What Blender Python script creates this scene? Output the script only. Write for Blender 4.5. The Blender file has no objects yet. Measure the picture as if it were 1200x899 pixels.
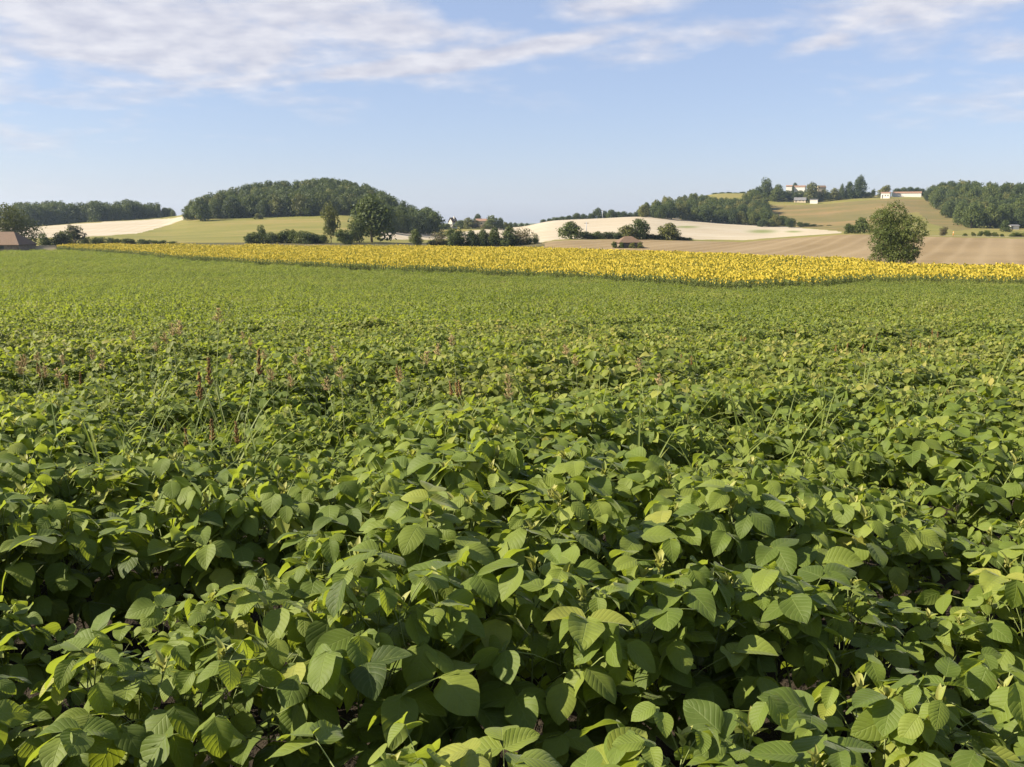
import bpy, math, random
import numpy as np
from mathutils import Vector, Matrix, Euler

random.seed(7)
RNG = np.random.default_rng(11)
C = bpy.context.scene.collection
PI = math.pi
R = math.radians

# ------------------------------------------------------------------ camera numbers
W, H, F = 1200.0, 899.0, 1060.0          # the photograph's pixel grid and focal length in pixels
HORIZON = 256.0
EYE = 1.62
TH = math.atan((H / 2 - HORIZON) / F)    # downward pitch
CT, ST = math.cos(TH), math.sin(TH)


def ray(px, py):
    u = (px - W / 2) / F
    v = (H / 2 - py) / F
    return u, CT + v * ST, v * CT - ST


def at(px, py, Y):
    """World point seen at pixel (px, py) at forward distance Y."""
    dx, dy, dz = ray(px, py)
    s = Y / dy
    return Vector((dx * s, Y, EYE + dz * s))


def project(x, y, z):
    z = z - EYE
    zc = y * CT - z * ST
    yc = y * ST + z * CT
    zc = np.maximum(zc, 1e-3)
    return W / 2 + F * x / zc, H / 2 - F * yc / zc


def bearing(x, y):
    """Column (in photo pixels) of a far point at ground coordinates x, y."""
    return W / 2 + F / CT * x / np.maximum(y, 1.0)


# ------------------------------------------------------------------ terrain
def near_profile(y):
    t = np.clip(np.asarray(y, float) / 140.0, -1.0, 1.0)
    d = np.where(t >= 0, 7.2 * (1 - np.power(np.clip(1 - t, 0, 1), 1.7)), 7.2 * 1.7 * t)
    return -d


def pchip(xs, ys, x):
    xs = np.asarray(xs, float); ys = np.asarray(ys, float); x = np.asarray(x, float)
    h = np.diff(xs); dl = np.diff(ys) / h
    m = np.zeros_like(ys)
    for i in range(1, len(xs) - 1):
        if dl[i - 1] * dl[i] > 0:
            w1 = 2 * h[i] + h[i - 1]; w2 = h[i] + 2 * h[i - 1]
            m[i] = (w1 + w2) / (w1 / dl[i - 1] + w2 / dl[i])
    m[0], m[-1] = dl[0], dl[-1]
    x = np.clip(x, xs[0], xs[-1])
    i = np.clip(np.searchsorted(xs, x) - 1, 0, len(xs) - 2)
    t = (x - xs[i]) / h[i]
    return ((2 * t**3 - 3 * t**2 + 1) * ys[i] + (t**3 - 2 * t**2 + t) * h[i] * m[i]
            + (-2 * t**3 + 3 * t**2) * ys[i + 1] + (t**3 - t**2) * h[i] * m[i + 1])


# hill profiles along fixed bearings: (distance, height on the photo's pixel grid)
COLS = {
    -900: [(320, 284), (450, 275), (650, 265), (850, 255)],
    -300: [(320, 284), (450, 275), (620, 267), (820, 256.5)],
    0: [(315, 284), (430, 277), (640, 266.5), (800, 256)],
    60: [(305, 284), (430, 277.5), (640, 263.5), (800, 255)],
    120: [(300, 284.5), (430, 277), (640, 259.5), (790, 253.5)],
    190: [(295, 285), (420, 277.5), (560, 264), (720, 254)],
    225: [(290, 285.2), (420, 276.5), (560, 258), (660, 249.5)],
    300: [(285, 285.5), (400, 275), (560, 255), (650, 237), (720, 232.5)],
    350: [(285, 285.8), (400, 274), (560, 253.5), (650, 233.5), (720, 229)],
    400: [(285, 286), (400, 273.5), (560, 252), (650, 233), (720, 229)],
    440: [(285, 286.5), (400, 277), (540, 260), (650, 244), (720, 239)],
    480: [(290, 287), (400, 281), (500, 273.5), (620, 260), (720, 254)],
    520: [(290, 287.3), (420, 282), (520, 275.5), (650, 268), (740, 264)],
    560: [(290, 287.6), (420, 282), (560, 273), (680, 266), (760, 263)],
    600: [(290, 287.6), (420, 281), (600, 271.5), (720, 266.5)],
    650: [(300, 281.5), (420, 275), (580, 264.5), (700, 258.5)],
    700: [(320, 280.3), (440, 272), (580, 262.5), (700, 256.2)],
    750: [(330, 279.7), (450, 270), (580, 260), (690, 254)],
    800: [(330, 281.5), (480, 272), (600, 263), (690, 256.5), (800, 247), (900, 238), (960, 235)],
    850: [(330, 283), (480, 275), (600, 267), (690, 261), (800, 247), (900, 235.5), (985, 226.5)],
    900: [(330, 281.5), (500, 275.5), (640, 267), (700, 262), (800, 250), (900, 235), (980, 227)],
    950: [(330, 278), (480, 272), (620, 268), (720, 258), (820, 245), (900, 235.5), (980, 227)],
    1000: [(330, 274.3), (450, 271), (600, 266), (720, 255), (820, 241), (890, 233), (980, 228.5)],
    1050: [(330, 276), (450, 272.5), (580, 266), (700, 254), (800, 240.5), (870, 232.3), (960, 230.5)],
    1090: [(330, 277), (450, 273.3), (580, 267), (680, 258), (780, 245), (860, 234), (940, 230)],
    1120: [(330, 277.2), (450, 273.5), (580, 267), (660, 261), (740, 250), (850, 234), (920, 230)],
    1200: [(330, 278.5), (450, 274.5), (580, 267.8), (680, 252), (800, 236), (900, 231)],
    1700: [(330, 280), (450, 275.5), (580, 268), (680, 254), (800, 238), (900, 233)],
    2200: [(330, 280), (450, 275.5), (580, 268), (680, 254), (800, 238), (900, 233)],
}
TY = np.concatenate([np.arange(0, 250, 5.0), np.arange(250, 1300, 6.0), np.geomspace(1300, 4200, 24)])
TQ = np.arange(-900, 2201, 10.0)


def build_table():
    qs = sorted(COLS)
    prof = []
    for q in qs:
        pts = COLS[q]
        ys = list(np.arange(0, 231, 10.0)); zs = list(near_profile(ys))
        for (Y, py) in pts:
            ys.append(Y); zs.append(EYE + ray(W / 2, py)[2] / ray(W / 2, py)[1] * Y)
        ly, lz = ys[-1], zs[-1]
        for (dy, tz) in ((130, lz - 9), (330, max(-12, lz - 34)), (600, -13)):
            ys.append(ly + dy); zs.append(tz)
        ys += [2600, 4200]; zs += [-15, -20.5]
        prof.append(pchip(ys, zs, TY))
    prof = np.array(prof)
    out = np.zeros((len(TQ), len(TY)))
    for j in range(len(TY)):
        out[:, j] = pchip(qs, prof[:, j], TQ)
    return out


TABLE = build_table()


def ground(x, y):
    x = np.asarray(x, float); y = np.asarray(y, float)
    q = np.clip(bearing(x, y), TQ[0], TQ[-1] - 1e-3)
    yy = np.clip(y, 0, TY[-1] - 1e-3)
    i = np.clip(((q - TQ[0]) / 10.0).astype(int), 0, len(TQ) - 2)
    fi = (q - TQ[i]) / 10.0
    j = np.clip(np.searchsorted(TY, yy, side='right') - 1, 0, len(TY) - 2)
    fj = (yy - TY[j]) / (TY[j + 1] - TY[j])
    z = ((TABLE[i, j] * (1 - fi) + TABLE[i + 1, j] * fi) * (1 - fj)
         + (TABLE[i, j + 1] * (1 - fi) + TABLE[i + 1, j + 1] * fi) * fj)
    return np.where(y < 140, near_profile(y), z)


MARCH = np.concatenate([np.arange(1, 60, 0.25), np.arange(60, 1100, 0.75)])


def hit(px, py, lift=0.0):
    """Ground point (distance) seen at a pixel; lift raises the ground."""
    dx, dy, dz = ray(px, py)
    x = dx / dy * MARCH
    z = EYE + dz / dy * MARCH
    below = np.nonzero(z < ground(x, MARCH) + lift)[0]
    if len(below):
        return float(MARCH[below[0]])
    gap = z - ground(x, MARCH) - lift
    k = 400 + int(np.argmin(gap[400:]))
    return float(MARCH[k])


def spot(px, Y):
    """Ground point on the bearing of column px at forward distance Y."""
    x = (px - W / 2) / F * CT * Y
    for _ in range(3):
        z = float(ground(x, Y))
        x = (px - W / 2) / F * (Y * CT - (z - EYE) * ST)
    return Vector((x, Y, float(ground(x, Y))))


# sunflower strip: front and back edges as distance by bearing
FRONT = [(-300, 293.5), (0, 293.5), (66, 292.5), (110, 294.5), (150, 297.5), (200, 303), (300, 309), (400, 314.5), (500, 318), (600, 322),
         (700, 326.5), (800, 333), (868, 338), (900, 337), (940, 335), (1000, 331), (1030, 329), (1100, 330), (1200, 332), (1400, 336)]
BACK = [(66, 287.0), (120, 285.5), (200, 286), (300, 287), (400, 287.5), (500, 288), (600, 289.5), (700, 292), (800, 295),
        (900, 299), (1000, 302), (1040, 307.5), (1200, 310.5), (1400, 313)]
FQ = np.array([p[0] for p in FRONT], float); FY = np.array([hit(a, b, 0.6) for a, b in FRONT])
BQ = np.array([p[0] for p in BACK], float); BY = np.array([hit(a, b, 1.55) for a, b in BACK])
BY = np.maximum(BY, np.interp(BQ, FQ, FY) + 6)
front_at = lambda q: np.interp(q, FQ, FY)
back_at = lambda q: np.interp(q, BQ, BY)


def smooth_noise(x, y, scale, seed):
    """Cheap value noise, vectorised."""
    x = np.asarray(x, float) / scale; y = np.asarray(y, float) / scale
    xi = np.floor(x).astype(np.int64); yi = np.floor(y).astype(np.int64)
    fx = x - xi; fy = y - yi
    fx = fx * fx * (3 - 2 * fx); fy = fy * fy * (3 - 2 * fy)

    def hsh(a, b):
        n = (a * 374761393 + b * 668265263 + seed * 974634777) & 0x7fffffff
        n = ((n ^ (n >> 13)) * 1274126177) & 0x7fffffff
        return ((n ^ (n >> 16)) & 0xffff) / 65535.0
    return ((hsh(xi, yi) * (1 - fx) + hsh(xi + 1, yi) * fx) * (1 - fy)
            + (hsh(xi, yi + 1) * (1 - fx) + hsh(xi + 1, yi + 1) * fx) * fy)


# ------------------------------------------------------------------ node helpers
class NT:
    def __init__(self, name):
        self.m = bpy.data.materials.new(name)
        self.m.use_nodes = True
        self.t = self.m.node_tree
        self.t.nodes.clear()
        self.out = self.t.nodes.new('ShaderNodeOutputMaterial')

    def n(self, kind, **kw):
        nd = self.t.nodes.new('ShaderNode' + kind)
        for k, v in kw.items():
            if k in nd.inputs.keys():
                nd.inputs[k].default_value = v
            else:
                setattr(nd, k, v)
        return nd

    def l(self, a, b):
        self.t.links.new(a, b)

    def math(self, op, a, b=None, c=None, clamp=False):
        nd = self.t.nodes.new('ShaderNodeMath'); nd.operation = op; nd.use_clamp = clamp
        for i, v in enumerate((a, b, c)):
            if v is None:
                continue
            if isinstance(v, (int, float)):
                nd.inputs[i].default_value = v
            else:
                self.l(v, nd.inputs[i])
        return nd.outputs[0]

    def ramp(self, fac, stops):
        nd = self.t.nodes.new('ShaderNodeValToRGB')
        e = nd.color_ramp.elements
        while len(e) < len(stops):
            e.new(0.5)
        for i, (p, c) in enumerate(stops):
            e[i].position = p
            e[i].color = (c[0], c[1], c[2], 1)
        self.l(fac, nd.inputs[0])
        return nd.outputs[0]

    def mix(self, fac, a, b, mode='MIX'):
        nd = self.t.nodes.new('ShaderNodeMix'); nd.data_type = 'RGBA'; nd.blend_type = mode
        for s, v in ((nd.inputs[0], fac), (nd.inputs[6], a), (nd.inputs[7], b)):
            if isinstance(v, (int, float)):
                s.default_value = v
            elif isinstance(v, (tuple, list)):
                s.default_value = (v[0], v[1], v[2], 1)
            else:
                self.l(v, s)
        return nd.outputs[2]

    def noise(self, vec, scale, detail=3, rough=0.55):
        nd = self.n('TexNoise', Scale=scale, Detail=detail, Roughness=rough)
        if vec is not None:
            self.l(vec, nd.inputs['Vector'])
        return nd.outputs[0]

    def surf(self, s):
        self.l(s, self.out.inputs['Surface'])
        return self.m


def leafy(name, stops, transl=0.35, tcol=(0.25, 0.34, 0.03), rough=0.55, spec=0.3, veins=False, patches=False, objvar=0.35):
    """Leaf material: colour by the leaf's own tint and the plant's, with light coming through."""
    k = NT(name)
    a = k.n('Attribute', attribute_name='luv')
    sep = k.n('SeparateXYZ'); k.l(a.outputs['Vector'], sep.inputs[0])
    u, v, tint = sep.outputs
    oi = k.n('ObjectInfo')
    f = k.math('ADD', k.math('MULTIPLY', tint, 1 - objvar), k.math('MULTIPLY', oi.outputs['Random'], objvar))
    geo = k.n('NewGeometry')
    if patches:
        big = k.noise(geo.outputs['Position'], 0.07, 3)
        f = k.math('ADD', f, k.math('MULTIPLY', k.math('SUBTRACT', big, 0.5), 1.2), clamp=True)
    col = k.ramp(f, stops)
    if patches:                                    # weedy, browner drifts in the crop
        dr = k.noise(geo.outputs['Position'], 0.16, 4, 0.6)
        col = k.mix(k.math('MULTIPLY', k.math('SUBTRACT', dr, 0.54, clamp=True), 3.2, clamp=True), col, (0.25, 0.20, 0.07))
    bump = None
    if veins:
        au = k.math('ABSOLUTE', u)
        ph = k.math('SUBTRACT', k.math('MULTIPLY', v, k.math('ADD', 6.2, k.math('MULTIPLY', tint, 3.5))), k.math('MULTIPLY', au, 2.2))
        fr = k.math('ABSOLUTE', k.math('SUBTRACT', k.math('FRACT', ph), 0.5))      # 0.5 on a vein, 0 between
        side = k.math('SUBTRACT', k.math('MULTIPLY', fr, 2.0), 0.78, clamp=True)
        side = k.math('MULTIPLY', side, 3.2)
        mid = k.math('SUBTRACT', 1.0, k.math('MULTIPLY', au, 16.0), clamp=True)
        vein = k.math('MAXIMUM', side, mid, clamp=True)
        col = k.mix(k.math('MULTIPLY', vein, 0.30), col, (0.24, 0.29, 0.085))
        # blotches and a few insect marks
        blot = k.noise(geo.outputs['Position'], 38.0, 4, 0.65)
        col = k.mix(k.math('MULTIPLY', k.math('SUBTRACT', blot, 0.5, clamp=True), 1.5), col, (0.12, 0.15, 0.03))
        spots = k.noise(geo.outputs['Position'], 150.0, 2, 0.5)
        col = k.mix(k.math('MULTIPLY', k.math('SUBTRACT', spots, 0.68, clamp=True), 9.0, clamp=True), col, (0.13, 0.085, 0.03))
        quilt = k.math('MULTIPLY', k.math('POWER', k.math('MULTIPLY', fr, 2.0), 3.0), -1.0)
        fine = k.noise(geo.outputs['Position'], 240.0, 3)
        hgt = k.math('ADD', quilt, k.math('MULTIPLY', fine, 0.5))
        hgt = k.math('SUBTRACT', hgt, mid)
        b = k.n('Bump', Strength=0.42, Distance=0.0018)
        k.l(hgt, b.inputs['Height'])
        bump = b.outputs[0]
    back = geo.outputs['Backfacing']
    col = k.mix(k.math('MULTIPLY', back, 0.35), col, k.mix(0.5, col, (0.16, 0.2, 0.09)))
    p = k.n('BsdfPrincipled', Roughness=rough)
    p.inputs['Specular IOR Level'].default_value = spec
    k.l(col, p.inputs['Base Color'])
    if veins or patches:
        p.inputs['Sheen Weight'].default_value = 0.12; p.inputs['Sheen Roughness'].default_value = 0.4
    t = k.n('BsdfTranslucent')
    k.l(k.mix(0.65, col, tcol), t.inputs['Color'])
    if bump is not None:
        k.l(bump, p.inputs['Normal']); k.l(bump, t.inputs['Normal'])
    ms = k.n('MixShader', Fac=transl)
    k.l(p.outputs[0], ms.inputs[1]); k.l(t.outputs[0], ms.inputs[2])
    return k.surf(ms.outputs[0])


def plain(name, col, rough=0.8, var=0.25, scale=3.0, spec=0.2, bump=0.0):
    k = NT(name)
    tc = k.n('TexCoord')
    nz = k.noise(tc.outputs['Object'], scale, 4)
    dark = tuple(c * (1 - var) for c in col); lite = tuple(min(1, c * (1 + var)) for c in col)
    c = k.ramp(nz, [(0.3, dark), (0.7, lite)])
    p = k.n('BsdfPrincipled', Roughness=rough)
    p.inputs['Specular IOR Level'].default_value = spec
    k.l(c, p.inputs['Base Color'])
    if bump:
        b = k.n('Bump', Strength=bump, Distance=0.05); k.l(nz, b.inputs['Height']); k.l(b.outputs[0], p.inputs['Normal'])
    return k.surf(p.outputs[0])


def field_mat(name, stops, scale=0.02, lines=None, line_amt=0.3, line_col=(0.1, 0.08, 0.05), patch_col=None, fine=0.7, streak=0.0):
    """Field surface: large soft patches, fine grain, optional tractor lines and an optional green patch attribute."""
    k = NT(name)
    geo = k.n('NewGeometry')
    pos = geo.outputs['Position']
    big = k.noise(pos, scale, 4, 0.6)
    small = k.noise(pos, fine, 4, 0.65)
    f = k.math('ADD', k.math('MULTIPLY', big, 0.65), k.math('MULTIPLY', small, 0.35))
    if streak:                                     # swaths left by the combine
        ms_ = k.n('Mapping'); ms_.inputs['Scale'].default_value = (0.006, 0.06, 0.0); ms_.inputs['Rotation'].default_value = (0, 0, R(-6))
        k.l(pos, ms_.inputs[0])
        f = k.math('ADD', k.math('MULTIPLY', f, 1 - streak), k.math('MULTIPLY', k.noise(ms_.outputs[0], 1.0, 5, 0.65), streak))
    f = k.math('ADD', k.math('MULTIPLY', k.math('SUBTRACT', f, 0.5), 2.2), 0.5, clamp=True)
    col = k.ramp(f, stops)
    if lines:
        for (ang, per) in lines:
            mp = k.n('Mapping'); mp.inputs['Rotation'].default_value = (0, 0, R(ang))
            k.l(pos, mp.inputs[0])
            w = k.n('TexWave', Scale=2 * PI / per / 20.0, Distortion=1.2, Detail=2.0)
            w.inputs['Detail Scale'].default_value = 0.3
            k.l(mp.outputs[0], w.inputs['Vector'])
            lf = k.math('MULTIPLY', k.math('POWER', w.outputs[1], 3.0), line_amt)
            col = k.mix(lf, col, line_col)
    if patch_col:
        a = k.n('Attribute', attribute_name='patch')
        pf = k.math('MULTIPLY', a.outputs['Fac'], k.math('ADD', 0.4, small), clamp=True)
        col = k.mix(pf, col, patch_col)
    p = k.n('BsdfPrincipled', Roughness=0.95)
    p.inputs['Specular IOR Level'].default_value = 0.1
    k.l(col, p.inputs['Base Color'])
    b = k.n('Bump', Strength=0.5, Distance=0.25); k.l(small, b.inputs['Height']); k.l(b.outputs[0], p.inputs['Normal'])
    return k.surf(p.outputs[0])


M = {}
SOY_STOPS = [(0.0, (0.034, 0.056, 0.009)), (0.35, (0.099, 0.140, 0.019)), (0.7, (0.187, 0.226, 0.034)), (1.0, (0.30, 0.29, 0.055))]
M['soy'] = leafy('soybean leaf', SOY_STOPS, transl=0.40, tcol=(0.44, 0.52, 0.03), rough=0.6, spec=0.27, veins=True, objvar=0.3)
SOY_FAR = [(0.0, (0.056, 0.084, 0.014)), (0.4, (0.117, 0.151, 0.026)), (0.75, (0.19, 0.213, 0.040)), (1.0, (0.30, 0.26, 0.065))]
M['soy_far'] = leafy('soybean leaf, distant', SOY_FAR, transl=0.40, tcol=(0.44, 0.52, 0.03), rough=0.6, spec=0.27, patches=True, objvar=0.2)
M['soy_stem'] = plain('soybean stem', (0.16, 0.19, 0.06), 0.6, 0.3, 20)
M['soy_tip'] = leafy('soybean shoot tip', [(0, (0.2, 0.24, 0.045)), (1, (0.36, 0.34, 0.10))], transl=0.4, tcol=(0.5, 0.5, 0.08), objvar=0.3)
M['weed'] = leafy('weed grass blade', [(0, (0.10, 0.14, 0.02)), (0.7, (0.19, 0.22, 0.045)), (1, (0.34, 0.29, 0.10))], transl=0.35, tcol=(0.3, 0.38, 0.05))
M['weed_stem'] = plain('weed stem', (0.22, 0.24, 0.09), 0.6, 0.3, 20)
M['seed_red'] = plain('russet seed head', (0.2, 0.115, 0.042), 0.85, 0.4, 60)
M['seed_pale'] = plain('pale seed head', (0.33, 0.235, 0.11), 0.85, 0.4, 60)
M['sun_leaf'] = leafy('sunflower leaf', [(0, (0.055, 0.08, 0.018)), (0.7, (0.11, 0.13, 0.024)), (1, (0.26, 0.21, 0.05))], transl=0.3, tcol=(0.25, 0.3, 0.03))
M['sun_petal'] = leafy('sunflower petal', [(0, (0.56, 0.40, 0.02)), (0.5, (0.66, 0.525, 0.045)), (1, (0.74, 0.63, 0.11))], transl=0.3, tcol=(0.85, 0.7, 0.04), patches=False)
M['sun_disc'] = plain('sunflower disc', (0.40, 0.27, 0.035), 0.9, 0.5, 40)
M['bark'] = plain('tree bark', (0.11, 0.085, 0.06), 0.9, 0.35, 2.5, bump=0.5)
CROWNS = {
    'dark': [(0, (0.020, 0.034, 0.007)), (0.6, (0.048, 0.067, 0.012)), (1, (0.095, 0.108, 0.02))],
    'mid': [(0, (0.030, 0.047, 0.009)), (0.6, (0.072, 0.092, 0.015)), (1, (0.135, 0.14, 0.026))],
    'olive': [(0, (0.062, 0.07, 0.015)), (0.6, (0.115, 0.115, 0.024)), (1, (0.19, 0.165, 0.04))],
    'russet': [(0, (0.06, 0.055, 0.025)), (0.6, (0.12, 0.09, 0.045)), (1, (0.2, 0.135, 0.07))],
}
for kk, st in CROWNS.items():
    M[kk] = leafy('tree leaves ' + kk, st, transl=0.25, tcol=(0.16, 0.2, 0.03), rough=0.6, spec=0.25, objvar=0.45)


# ------------------------------------------------------------------ mesh builder
class MB:
    def __init__(self):
        self.V = []; self.Q = []; self.A = []; self.M = []; self.n = 0

    def add(self, v, q, luv=None, mat=0):
        v = np.asarray(v, float); q = np.asarray(q, int).reshape(-1, 4)
        self.V.append(v); self.Q.append(q + self.n)
        self.A.append(np.zeros((len(v), 3)) if luv is None else np.asarray(luv, float))
        self.M.append(np.full(len(q), mat, int))
        self.n += len(v)

    def merge(self, o, mat):
        for v, q, a in zip(o.V, o.Q, o.A):
            self.V.append(v); self.Q.append(q + self.n); self.A.append(a); self.M.append(np.full(len(q), mat, int))
        self.n += o.n

    def mesh(self, name, mats, smooth=True):
        me = bpy.data.meshes.new(name)
        if self.n:
            v = np.concatenate(self.V); q = np.concatenate(self.Q); a = np.concatenate(self.A); mi = np.concatenate(self.M)
            # a repeated corner means a triangle
            sizes = np.where(q[:, 2] == q[:, 3], 3, 4)
            me.vertices.add(len(v)); me.vertices.foreach_set('co', v.astype(np.float32).ravel())
            keep = np.ones(q.shape, bool); keep[sizes == 3, 3] = False
            loops = q[keep]
            me.loops.add(len(loops)); me.loops.foreach_set('vertex_index', loops.astype(np.int32))
            me.polygons.add(len(q))
            starts = np.concatenate([[0], np.cumsum(sizes)[:-1]])
            me.polygons.foreach_set('loop_start', starts.astype(np.int32))
            me.polygons.foreach_set('material_index', mi.astype(np.int32))
            me.polygons.foreach_set('use_smooth', np.full(len(q), smooth, bool))
            at_ = me.attributes.new('luv', 'FLOAT_VECTOR', 'POINT')
            at_.data.foreach_set('vector', a.astype(np.float32).ravel())
            me.update(calc_edges=True)
            me.validate()
        for m in mats:
            me.materials.append(m)
        return me


def grid_quads(nr, nc):
    i = np.arange(nr - 1)[:, None] * nc + np.arange(nc - 1)[None, :]
    return np.stack([i, i + 1, i + nc + 1, i + nc], -1).reshape(-1, 4)


def tube(mb, pts, rad, sides=6, mat=0, tint=0.5):
    pts = np.asarray(pts, float)
    rad = np.full(len(pts), rad) if np.isscalar(rad) else np.asarray(rad, float)
    tan = np.gradient(pts, axis=0); tan /= np.linalg.norm(tan, axis=1)[:, None] + 1e-9
    ref = np.array([0.31, 0.95, 0.05]) if abs(tan[0][2]) > 0.7 else np.array([0.05, 0.1, 1.0])
    a = np.cross(tan, ref); a /= np.linalg.norm(a, axis=1)[:, None] + 1e-9
    b = np.cross(tan, a)
    ang = np.linspace(0, 2 * PI, sides, endpoint=False)
    v = pts[:, None, :] + rad[:, None, None] * (np.cos(ang)[None, :, None] * a[:, None, :] + np.sin(ang)[None, :, None] * b[:, None, :])
    q = []
    for r_ in range(len(pts) - 1):
        for s in range(sides):
            s2 = (s + 1) % sides
            q.append((r_ * sides + s, r_ * sides + s2, (r_ + 1) * sides + s2, (r_ + 1) * sides + s))
    nv = len(pts) * sides
    v = v.reshape(-1, 3)
    v = np.vstack([v, pts[:1], pts[-1:]])
    for s in range(sides):
        s2 = (s + 1) % sides
        q.append((nv, s2, s, s)); q.append((nv + 1, nv - sides + s, nv - sides + s2, nv - sides + s2))
    mb.add(v, q, np.tile([0, 0.5, tint], (len(v), 1)), mat)


def box(mb, x0, x1, y0, y1, z0, z1, mat=0):
    v = [(x, y, z) for z in (z0, z1) for y in (y0, y1) for x in (x0, x1)]
    q = [(0, 2, 3, 1), (4, 5, 7, 6), (0, 1, 5, 4), (2, 6, 7, 3), (0, 4, 6, 2), (1, 3, 7, 5)]
    mb.add(v, q, None, mat)


def leaf(L, Wd, nv, nu, droop, fold, curl, wave, tint, rng, narrow=0.75):
    v = np.linspace(0, 1, nv + 1); u = np.linspace(-1, 1, nu + 1)
    w = Wd / 2 * np.power(np.sin(PI * np.clip(np.power(v, narrow), 0.0, 1.0)), 0.75) + 0.0006
    ang = droop * (v ** 1.3)
    ds = L / nv
    y = np.concatenate([[0], np.cumsum(np.cos((ang[1:] + ang[:-1]) / 2) * ds)])
    z = -np.concatenate([[0], np.cumsum(np.sin((ang[1:] + ang[:-1]) / 2) * ds)])
    X = u[None, :] * w[:, None] * math.cos(fold)
    Z = z[:, None] + np.abs(u)[None, :] * w[:, None] * math.sin(fold) - curl * (u ** 2)[None, :] * w[:, None]
    Z = Z + wave * L * np.sin(v * 9 + rng.random() * 6)[:, None] * (np.abs(u) ** 2)[None, :] * np.sign(u + 1e-6)[None, :]
    Y = np.repeat(y[:, None], nu + 1, 1)
    P = np.stack([X, Y, Z], -1).reshape(-1, 3)
    A = np.stack([np.repeat(u[None, :], nv + 1, 0), np.repeat(v[:, None], nu + 1, 1), np.full((nv + 1, nu + 1), tint)], -1).reshape(-1, 3)
    return P, grid_quads(nv + 1, nu + 1), A


def frame(pos, az, pitch, roll):
    """Leaf frame: +Y along heading az (0 = +Y) tilted up by pitch, rolled about itself."""
    m = Matrix.Rotation(-az, 3, 'Z') @ Matrix.Rotation(pitch, 3, 'X') @ Matrix.Rotation(roll, 3, 'Y')
    return np.array(m), np.asarray(pos, float)


def put(mb, P, q, A, fr, mat=0):
    m, t = fr
    mb.add(P @ m.T + t, q, A, mat)


# ------------------------------------------------------------------ objects
def link(name, me, parent=None):
    o = bpy.data.objects.new(name, me)
    C.objects.link(o)
    if parent is not None:
        o.parent = parent
    return o


def tag(o, label=None, cat=None, group=None, kind=None):
    if label: o['label'] = label
    if cat: o['category'] = cat
    if group: o['group'] = group
    if kind: o['kind'] = kind
    return o


def empty(name, loc, label, cat, group=None, rz=0.0, scale=None):
    o = bpy.data.objects.new(name, None)
    o.empty_display_size = 0.3
    C.objects.link(o)
    o.location = loc
    o.rotation_euler = (0, 0, rz)
    if scale is not None:
        o.scale = scale
    return tag(o, label, cat, group)


# ------------------------------------------------------------------ ground sheet and fields
POLY = {
    'stubble_left': [(-900, 272), (-200, 269), (43, 265.5), (120, 260.5), (165, 258), (200, 256), (222, 252.5), (219, 256.8), (190, 266), (160, 274), (100, 277.5),
                     (43, 279), (-200, 281), (-900, 282)],
    'stubble_mid': [(446, 272), (505, 272), (530, 280), (500, 281), (448, 280.5)],
    'stubble_right': [(538, 272), (575, 268), (600, 265), (640, 257), (700, 253), (745, 250), (800, 254.5), (850, 260), (930, 266.3), (986, 271.5),
                      (986, 273.3), (930, 277), (870, 281.5), (800, 280.5), (740, 278.7), (690, 279.3), (650, 281), (632, 284.5), (538, 284)],
    'plough': [(632, 286), (650, 282.2), (690, 280.6), (740, 280.2), (800, 282.3), (870, 283.6), (930, 279), (986, 275.2), (1010, 275), (1085, 277.5),
               (1200, 279.8), (2000, 283), (2000, 345), (600, 345), (600, 291)],
    'verge': [(60, 287), (200, 284.6), (300, 284), (440, 284.6), (520, 284.8), (634, 285.2), (640, 287), (630, 292), (60, 292)],  # strip along the hedge foot, coloured darker than the meadow
    'fallow': [(890, 232), (960, 229), (1060, 229), (1085, 229), (1087, 233), (1105, 249), (1121, 262.5), (1141, 268), (1120, 271), (1090, 262), (1075, 248),
               (1050, 252), (1040, 272), (1000, 272.5), (986, 270.5), (935, 266), (905, 255)],
}


def inside(poly, x, y):
    res = np.zeros(x.shape, bool)
    n = len(poly)
    for i in range(n):
        x1, y1 = poly[i]; x2, y2 = poly[(i + 1) % n]
        if y1 == y2:
            continue
        c = ((y1 > y) != (y2 > y)) & (x < (x2 - x1) * (y - y1) / (y2 - y1) + x1)
        res ^= c
    return res


GREEN_SPOTS = [(893, 271.3, 17, 2.2), (805, 266, 14, 1.3), (930, 271.5, 10, 1.2), (735, 277.5, 22, 1.2)]


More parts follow.
